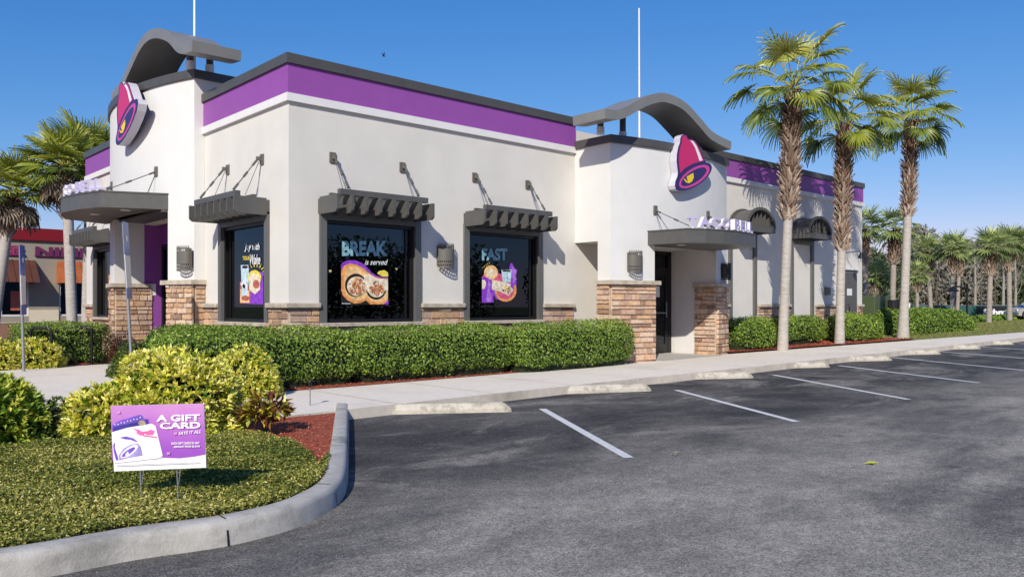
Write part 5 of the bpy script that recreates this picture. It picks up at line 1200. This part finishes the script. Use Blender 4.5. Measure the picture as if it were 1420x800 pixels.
# woodland mass and bare trees
Ps, Ts = [], []
for i in range(60):
    u = 1150 + i * 9.0 + random.uniform(-8, 8); D = random.uniform(74, 92)
    ztop = 7.5 + 1.6 * math.sin(i * .9) * .5 + random.uniform(-1.1, 1.0) - (1.8 if u < 1262 else 0); c = W3(u, D, ztop * .5)
    n = 3400; d = rng.normal(0, 1, (n, 3)); d /= np.linalg.norm(d, axis=1)[:, None]; rr = rng.random(n)[:, None] ** .45
    P = np.array(c) + d * rr * [2.9, 2.3, ztop * .56]; Ps.append(P); brown = random.random() < .3
    Ts.append(np.clip(rng.normal(.85 if brown else .35, .13, n), 0, 1))
P = np.concatenate(Ps); T_ = np.concatenate(Ts); V, Fc = leafcards(P, rng.normal(0, 1, P.shape), 0.5, .2, jitter=.4)
mb = MB(); mb.arrays(V, Fc, M['woods'], np.repeat(T_, 2)); sel = rng.random(len(P)) < .09; P3 = P[sel] + [1.2, 1.2, 0]; V, Fc = leafcards(P3, rng.normal(0, 1, P3.shape), 1.7, 1.2, jitter=.4); mb.arrays(V, Fc, M['woods'], np.repeat(np.clip(T_[sel] * .6, 0, 1), 2))
for i in range(26):
    u = 1150 + i * 21 + random.uniform(-3, 3); D = random.uniform(72, 80); p = W3(u, D, 0); h = random.uniform(4, 6.5)
    mb.tube([p, p + Vector((random.uniform(-.4, .4), 0, h * .5)), p + Vector((random.uniform(-.9, .9), 0, h))], [.10, .07, .02], M['bark'], 5, cap=False)
tag(mb.build('woodland'), 'grey green winter woodland closing the view behind the windscreen fence', 'woodland', kind='stuff')
def bare_tree(u, D, h, label, seed):
    random.seed(seed); p = W3(u, D, .2); rt = root('bare_tree', tuple(p), label, 'tree', 'bare trees behind the fence'); mb = MB(); mb.tube([p, p + Vector((.1, 0, h * .5)), p + Vector((.2, .1, h))], [.13, .09, .03], M['twig'], 7); mb.build('trunk', rt); mb = MB()
    for i in range(22):
        t = random.uniform(.3, .95); b0 = p + Vector((.2 * t, .1 * t, h * t)); a = random.uniform(0, 6.28); l = random.uniform(.8, 1.7) * (1.2 - t * .6); d = Vector((math.cos(a) * .6, math.sin(a) * .6, .8))
        e = b0 + d * l; mb.tube([b0, b0.lerp(e, .5) + Vector((0, 0, -.1)), e], [.035, .022, .008], M['twig'], 4, cap=False)
        for k in range(4): f = b0.lerp(e, random.uniform(.4, 1)); mb.tube([f, f + Vector((random.uniform(-.5, .5), random.uniform(-.5, .5), random.uniform(.2, .7)))], [.012, .004], M['twig'], 3, cap=False)
    mb.build('branches', rt)
bare_tree(1391, 60, 6.2, 'pale bare tree between the two palms by the banner', 3); bare_tree(1408, 60, 5.8, 'pale bare tree right of the banner palm', 4); bare_tree(1352, 62, 5.6, 'bare tree right of the street lamp', 6)
Ps, Ts = [], []
for i in range(34):
    if i < 20: c = Vector((-12 + i * 4.6 + random.uniform(-1.5, 1.5), -34 + random.uniform(-3, 3), 3.4))
    else: c = Vector((-36 + random.uniform(-3, 3), -10 + (i - 20) * 4.6, 3.4))
    n = 1300; d = rng.normal(0, 1, (n, 3)); d /= np.linalg.norm(d, axis=1)[:, None]; hh = random.uniform(3.2, 4.6)
    Ps.append(np.array(c) + d * (rng.random(n)[:, None] ** .5) * [3.0, 3.0, hh]); Ts.append(np.clip(rng.normal(.35, .15, n), 0, 1))
P = np.concatenate(Ps); V, Fc = leafcards(P, rng.normal(0, 1, P.shape), .55, .25, jitter=.4)
mb = MB(); mb.arrays(V, Fc, M['woods'], np.repeat(np.concatenate(Ts), 2)); tag(mb.build('street_trees'), 'dark trees along the street, seen only as reflections in the window glass', 'trees', kind='stuff')
# windscreen fence with banner
f0_, f1_ = W3(1262, 56, 0), W3(1470, 60, 0); fd_ = (f1_ - f0_); fl_ = fd_.length; fu = fd_.normalized(); fn = Vector((fu.y, -fu.x, 0)); fz0, fz1 = .3, 1.40
fr_ = root('windscreen_fence', tuple(f0_), 'chain link fence with green windscreen behind the low hedges at the right', 'fence')
mb = MB()
for i in range(int(fl_ / 2.4) + 1): p = f0_ + fu * i * 2.4; mb.tube([(p.x, p.y, .1), (p.x, p.y, fz1 + .06)], .03, M['signpost'], 6)
mb.build('fence_posts', fr_)
mb = MB(); mb.tube([(f0_.x, f0_.y, fz1 + .03), (f1_.x, f1_.y, fz1 + .03)], .025, M['signpost'], 6); mb.build('top_rail', fr_)
mb = MB(); a = f0_ + fn * .04; b = f1_ + fn * .04; mb.add([(a.x, a.y, fz0), (b.x, b.y, fz0), (b.x, b.y, fz1), (a.x, a.y, fz1)], [(0, 1, 2, 3)], M['screen']); mb.build('windscreen', fr_)
def fpt(u, z, k):
    rx, ry, _ = ray(u, HY); A_ = np.array([[rx, -fu.x], [ry, -fu.y]]); s = np.linalg.solve(A_, np.array([f0_.x, f0_.y])); p = Vector((rx * s[0], ry * s[0], 0)) + fn * k; return (p.x, p.y, z)
mb = MB(); mb.add([fpt(1353, .42, .06), fpt(1413, .42, .06), fpt(1413, 1.36, .06), fpt(1353, 1.36, .06)], [(0, 1, 2, 3)], M['bannerblack'])
v, f, _ = text2d('Schmitt', .05); mb.add([fpt(1362 + q_[0] * 46, .70 + q_[1] * .48, .08) for q_ in v], f, M['wvinyl'])
bn = mb.build('banner'); tag(bn, 'black banner with bold white lettering hung on the green windscreen fence', 'banner')
# street lamp
p = W3(1341, 46, 0); p.z = g(p.x); sl_ = root('street_lamp', tuple(p), 'black street lamp with a curved arm above the round hedge', 'street lamp'); mb = MB(); zt = EYE + 31 / F * 46
mb.tube([p, Vector((p.x, p.y, zt))], [.07, .05], M['black'], 8); mb.build('pole', sl_); mb = MB(); R3 = Vector((SA, -CA, 0))
q0 = Vector((p.x, p.y, zt - .35)); pts = [q0, q0 - R3 * .45 + Vector((0, 0, .18)), q0 - R3 * .9 + Vector((0, 0, .1)), q0 - R3 * 1.35 + Vector((0, 0, -.2))]; mb.tube(pts, .05, M['black'], 6); mb.build('arm', sl_)
mb = MB(); c = q0 - R3 * .8; mb.tube([c + Vector((0, 0, .12)), c + Vector((0, 0, -.12))], [.12, .34], M['black'], 12); mb.build('lamp_head', sl_)
# utility cabinet
def cabinet():
    x0, x1, y0, y1 = 30.75, 32.2, 13.4, 14.6; zb = g(30) + .15
    c = root('utility_cabinet', (x0, y0, zb), 'tall dark green utility cabinet with a round drum behind the third palm', 'utility cabinet')
    mb = MB(); mb.bevbox(x0, x1, y0, y1, zb + .1, 1.78, M['green_box'], .03); mb.build('body', c)
    mb = MB(); mb.box(x0 - .05, x1 + .05, y0 - .05, y1 + .05, zb - .05, zb + .1, M['slab']); mb.build('plinth', c)
    mb = MB(); mb.box(x0 + .5, x0 + .62, y0 - .03, y0 - .002, zb + .12, 1.0, M['black']); mb.box(x0 - .025, x0 - .002, y0 + .45, y0 + .7, .6, 1.12, M['black']); mb.build('vent', c)
    mb = MB(); mb.box(x0 - .012, x0 - .002, y0 + .05, y0 + .42, .5, .95, M['green_box']); mb.build('door_panel', c)
cabinet()
mb = MB(); dp = onD(1238.5, 400, 31.5); zt = EYE + 8 / F * 31.5; mb.tube([(dp.x, dp.y, g(dp.x) + .14), (dp.x, dp.y, zt - .03), (dp.x, dp.y, zt)], [.30, .30, .26], M['black'], 20, smooth=False)
for i in range(8): a = i * math.pi / 4; mb.box(dp.x + .3 * math.cos(a) - .015, dp.x + .3 * math.cos(a) + .015, dp.y + .3 * math.sin(a) - .015, dp.y + .3 * math.sin(a) + .015, g(dp.x) + .15, zt - .05, M['tyre'])
tag(mb.build('black_bin'), 'tall black ribbed drum standing between the green cabinet and the third palm', 'bin')
for u, D, hh, m, lb_ in ((1261, 36, 1.52, 'postw', 'short white marker post behind the round hedge'), (1263, 35, 1.32, 'yellow', 'short yellow marker post behind the round hedge')):
    p = W3(u, D, 0); mb = MB(); mb.tube([(p.x, p.y, .3), (p.x, p.y, hh - .03), (p.x, p.y, hh)], [.04, .04, .02], M[m], 10); tag(mb.build('marker_post'), lb_, 'post')
# path and mulch beyond lawn
poly_sheet('far_path', [(36, 19.2), (40, 17.9), (60, 24.2), (90, 33), (90, 36), (56, 25)], .162, M['concrete'])
# parked car cut by the right edge
def car():
    p = W3(1436, 50, 0); zg = g(p.x) + .16; c = root('parked_car', (p.x, p.y, zg), 'silver car nose cut off by the right edge of the photo', 'car'); R3 = Vector((SA, -CA, 0)); Fw = Vector((CA, SA, 0))
    def pt(l, wv, z): q_ = p + R3 * l + Fw * wv; return (q_.x, q_.y, zg + z)
    prof = [(-1.05, .22), (-1.08, .45), (-.95, .62), (-.3, .78), (.2, 1.1), (.9, 1.15), (1.7, 1.1), (2.3, .85), (3.0, .8), (3.1, .3), (3.05, .2)]
    mb = MB(); rows_ = [(0, .9), (.12, 1.0), (1.4, 1.0), (1.52, .9)]; n = len(prof)
    vs = [pt(l * (1 if s_ == 1 else .98), wv, .2 + (z - .2) * s_) for wv, s_ in rows_ for l, z in prof]
    mb.add(vs, [(j * n + i, (j + 1) * n + i, (j + 1) * n + i + 1, j * n + i + 1) for j in range(3) for i in range(n - 1)] + [list(range(n)), [3 * n + i for i in range(n)]], M['silver'], smooth=False); mb.build('body', c)
    mb = MB(); mb.add([pt(-.2, -.01, .8), pt(.25, -.01, 1.03), pt(1.6, -.01, 1.03), pt(2.1, -.01, .8)], [(0, 1, 2, 3)], M['black']); mb.build('side_window', c)
    for l in (-.55, 2.3):
        for wv in (.02, 1.5):
            mb = MB(); q_ = Vector(pt(l, wv, .28)); mb.tube([q_ - Fw * .09, q_ + Fw * .09], .29, M['tyre'], 20); wh = mb.build('wheel', c); ORG[wh.name] = ORG[c.name]
            mb = MB(); mb.tube([q_ - Fw * .10, q_ - Fw * .092], .18, M['silver'], 16)
            for k in range(5):
                a_ = k * 2 * math.pi / 5; e_ = q_ - Fw * .104; mb.bar(e_, e_ + R3 * .17 * math.cos(a_) + Vector((0, 0, .17 * math.sin(a_))), .02, .03, M['black'])
            mb.build('rim', wh)
    mb = MB(); mb.tube([Vector(pt(-1.05, .2, .55)), Vector(pt(-.98, .2, .57))], .07, M['wvinyl'], 10); mb.build('headlight', c)
car()

# ------------------------------------------------------------------ store on the left
YS = 41.0
S = root('brick_based_store', (7, YS, 0), 'low tan store with a red top band and orange awnings behind the palms', 'store')
mb = MB(); gy = lambda u, v: onY(u, v, YS)
ww = []
for k in range(-1, 5):
    x0 = gy(0, 0)[0] - 1.0 + k * 3.3
    ww.append((x0, x0 + 2.1, .95, 2.42))
holes = ww; mb = MB(); wall_y(mb, YS, YS + .3, 1.5, 24, 0, 4.3, holes, M['store']); mb.box(1.5, 24, YS + .3, YS + 12, 0, 4.2, M['store']); mb.build('wall', S)
mb = MB(); mb.box(1.4, 24.1, YS - .12, YS + 12.1, 4.303, 4.85, M['red']); mb.build('red_band', S)
mb = MB(); mb.box(1.5, 24, YS - .06, YS - .003, 0, .62, M['brick']); mb.build('brick_base', S)
mb = MB(); mb.box(1.5, 24, YS - .08, YS - .003, .622, .68, M['cap']); mb.build('base_cap', S)
for a, b in zip(ww, ww[1:]):
    mb = MB(); mb.box(a[1] + .02, b[0] - .02, YS - .05, YS - .003, .684, 1.22, M['cream']); mb.build('cream_panel', S)
for k, (a, b, z0, z1) in enumerate(ww):
    mb = MB(); mb.box(a, a + .07, YS + .04, YS + .12, z0, z1, M['postw']); mb.box(b - .07, b, YS + .04, YS + .12, z0, z1, M['postw']); mb.box((a + b) / 2 - .03, (a + b) / 2 + .03, YS + .04, YS + .12, z0, z1, M['postw']); mb.box(a + .07, b - .07, YS + .05, YS + .11, z0, z0 + .06, M['postw'])
    wn = mb.build('window', S); ORG[wn.name] = ORG[S.name]
    mb = MB(); mb.box(a + .07, b - .07, YS + .2, YS + .22, z0, z1, M['black']); mb.box(a + .07, b - .07, YS + .08, YS + .09, z0 + .06, z1, M['glass']); mb.build('pane', wn)
    m = M['orange'] if k % 2 == 0 else M['brown']
    mb = MB(); a2, b2 = a - .1, b + .25; zt_, zb_ = 3.42, 2.42; d = .95
    mb.add([(a2, YS - .005, zt_), (b2, YS - .005, zt_), (b2, YS - d, zb_), (a2, YS - d, zb_), (a2, YS - .005, zb_), (b2, YS - .005, zb_)], [(0, 3, 2, 1), (0, 4, 3), (1, 2, 5), (3, 4, 5, 2)], m)
    for i in range(1, 8):
        x = a2 + (b2 - a2) * i / 8; mb.bar((x, YS - .005, zt_ + .02), (x, YS - d, zb_ + .02), .03, .03, m)
    mb.build('awning', S)
mb = MB(); mb.box(7.62, 8.2, YS + .06, YS + .07, 1.2, 2.05, V_['rd']); mb.build('window_poster', S)
x0 = gy(-24, 0)[0]; x1 = gy(34, 0)[0]; v, f, _ = text2d('NAGER', .05); mb = MB(); mb.add([(x0 + q_[0] * (x1 - x0), YS - .1, 3.62 + q_[1] * .42) for q_ in v], f, M['storetxt']); mb.box(x0, x1, YS - .08, YS - .01, 3.60, 3.66, M['storetxt'])
x2, x3 = gy(48, 0)[0], gy(116, 0)[0]; v, f, _ = text2d('NINI', .05); md = mat('shaded_letters', (.14, .02, .08), .5); mb.add([(x2 + q_[0] * (x3 - x2), YS - .1, 3.62 + q_[1] * .42) for q_ in v], f, md); mb.box(x2, x3, YS - .08, YS - .01, 3.60, 3.66, md); mb.build('sign_letters', S)  # second word in shadow: the shade is put into a darker letter colour

# bird
p = onD(532, 78, 32); mb = MB(); mb.tube([p - Vector((.07, 0, .02)), p, p + Vector((.09, 0, 0))], [.006, .028, .008], M['bird'], 8)
for s_ in (-1, 1): mb.add([p + Vector((-.03, 0, 0)), p + Vector((.035, 0, 0)), p + Vector((.01, s_ * .06, .09)), p + Vector((-.05, s_ * .12, .14))], [(0, 1, 2, 3)], M['bird'])
tag(mb.build('flying_bird'), 'small dark bird flying above the purple parapet', 'bird')
print('SIZE', sum(len(o.data.polygons) for o in bpy.data.objects if o.type == 'MESH'))
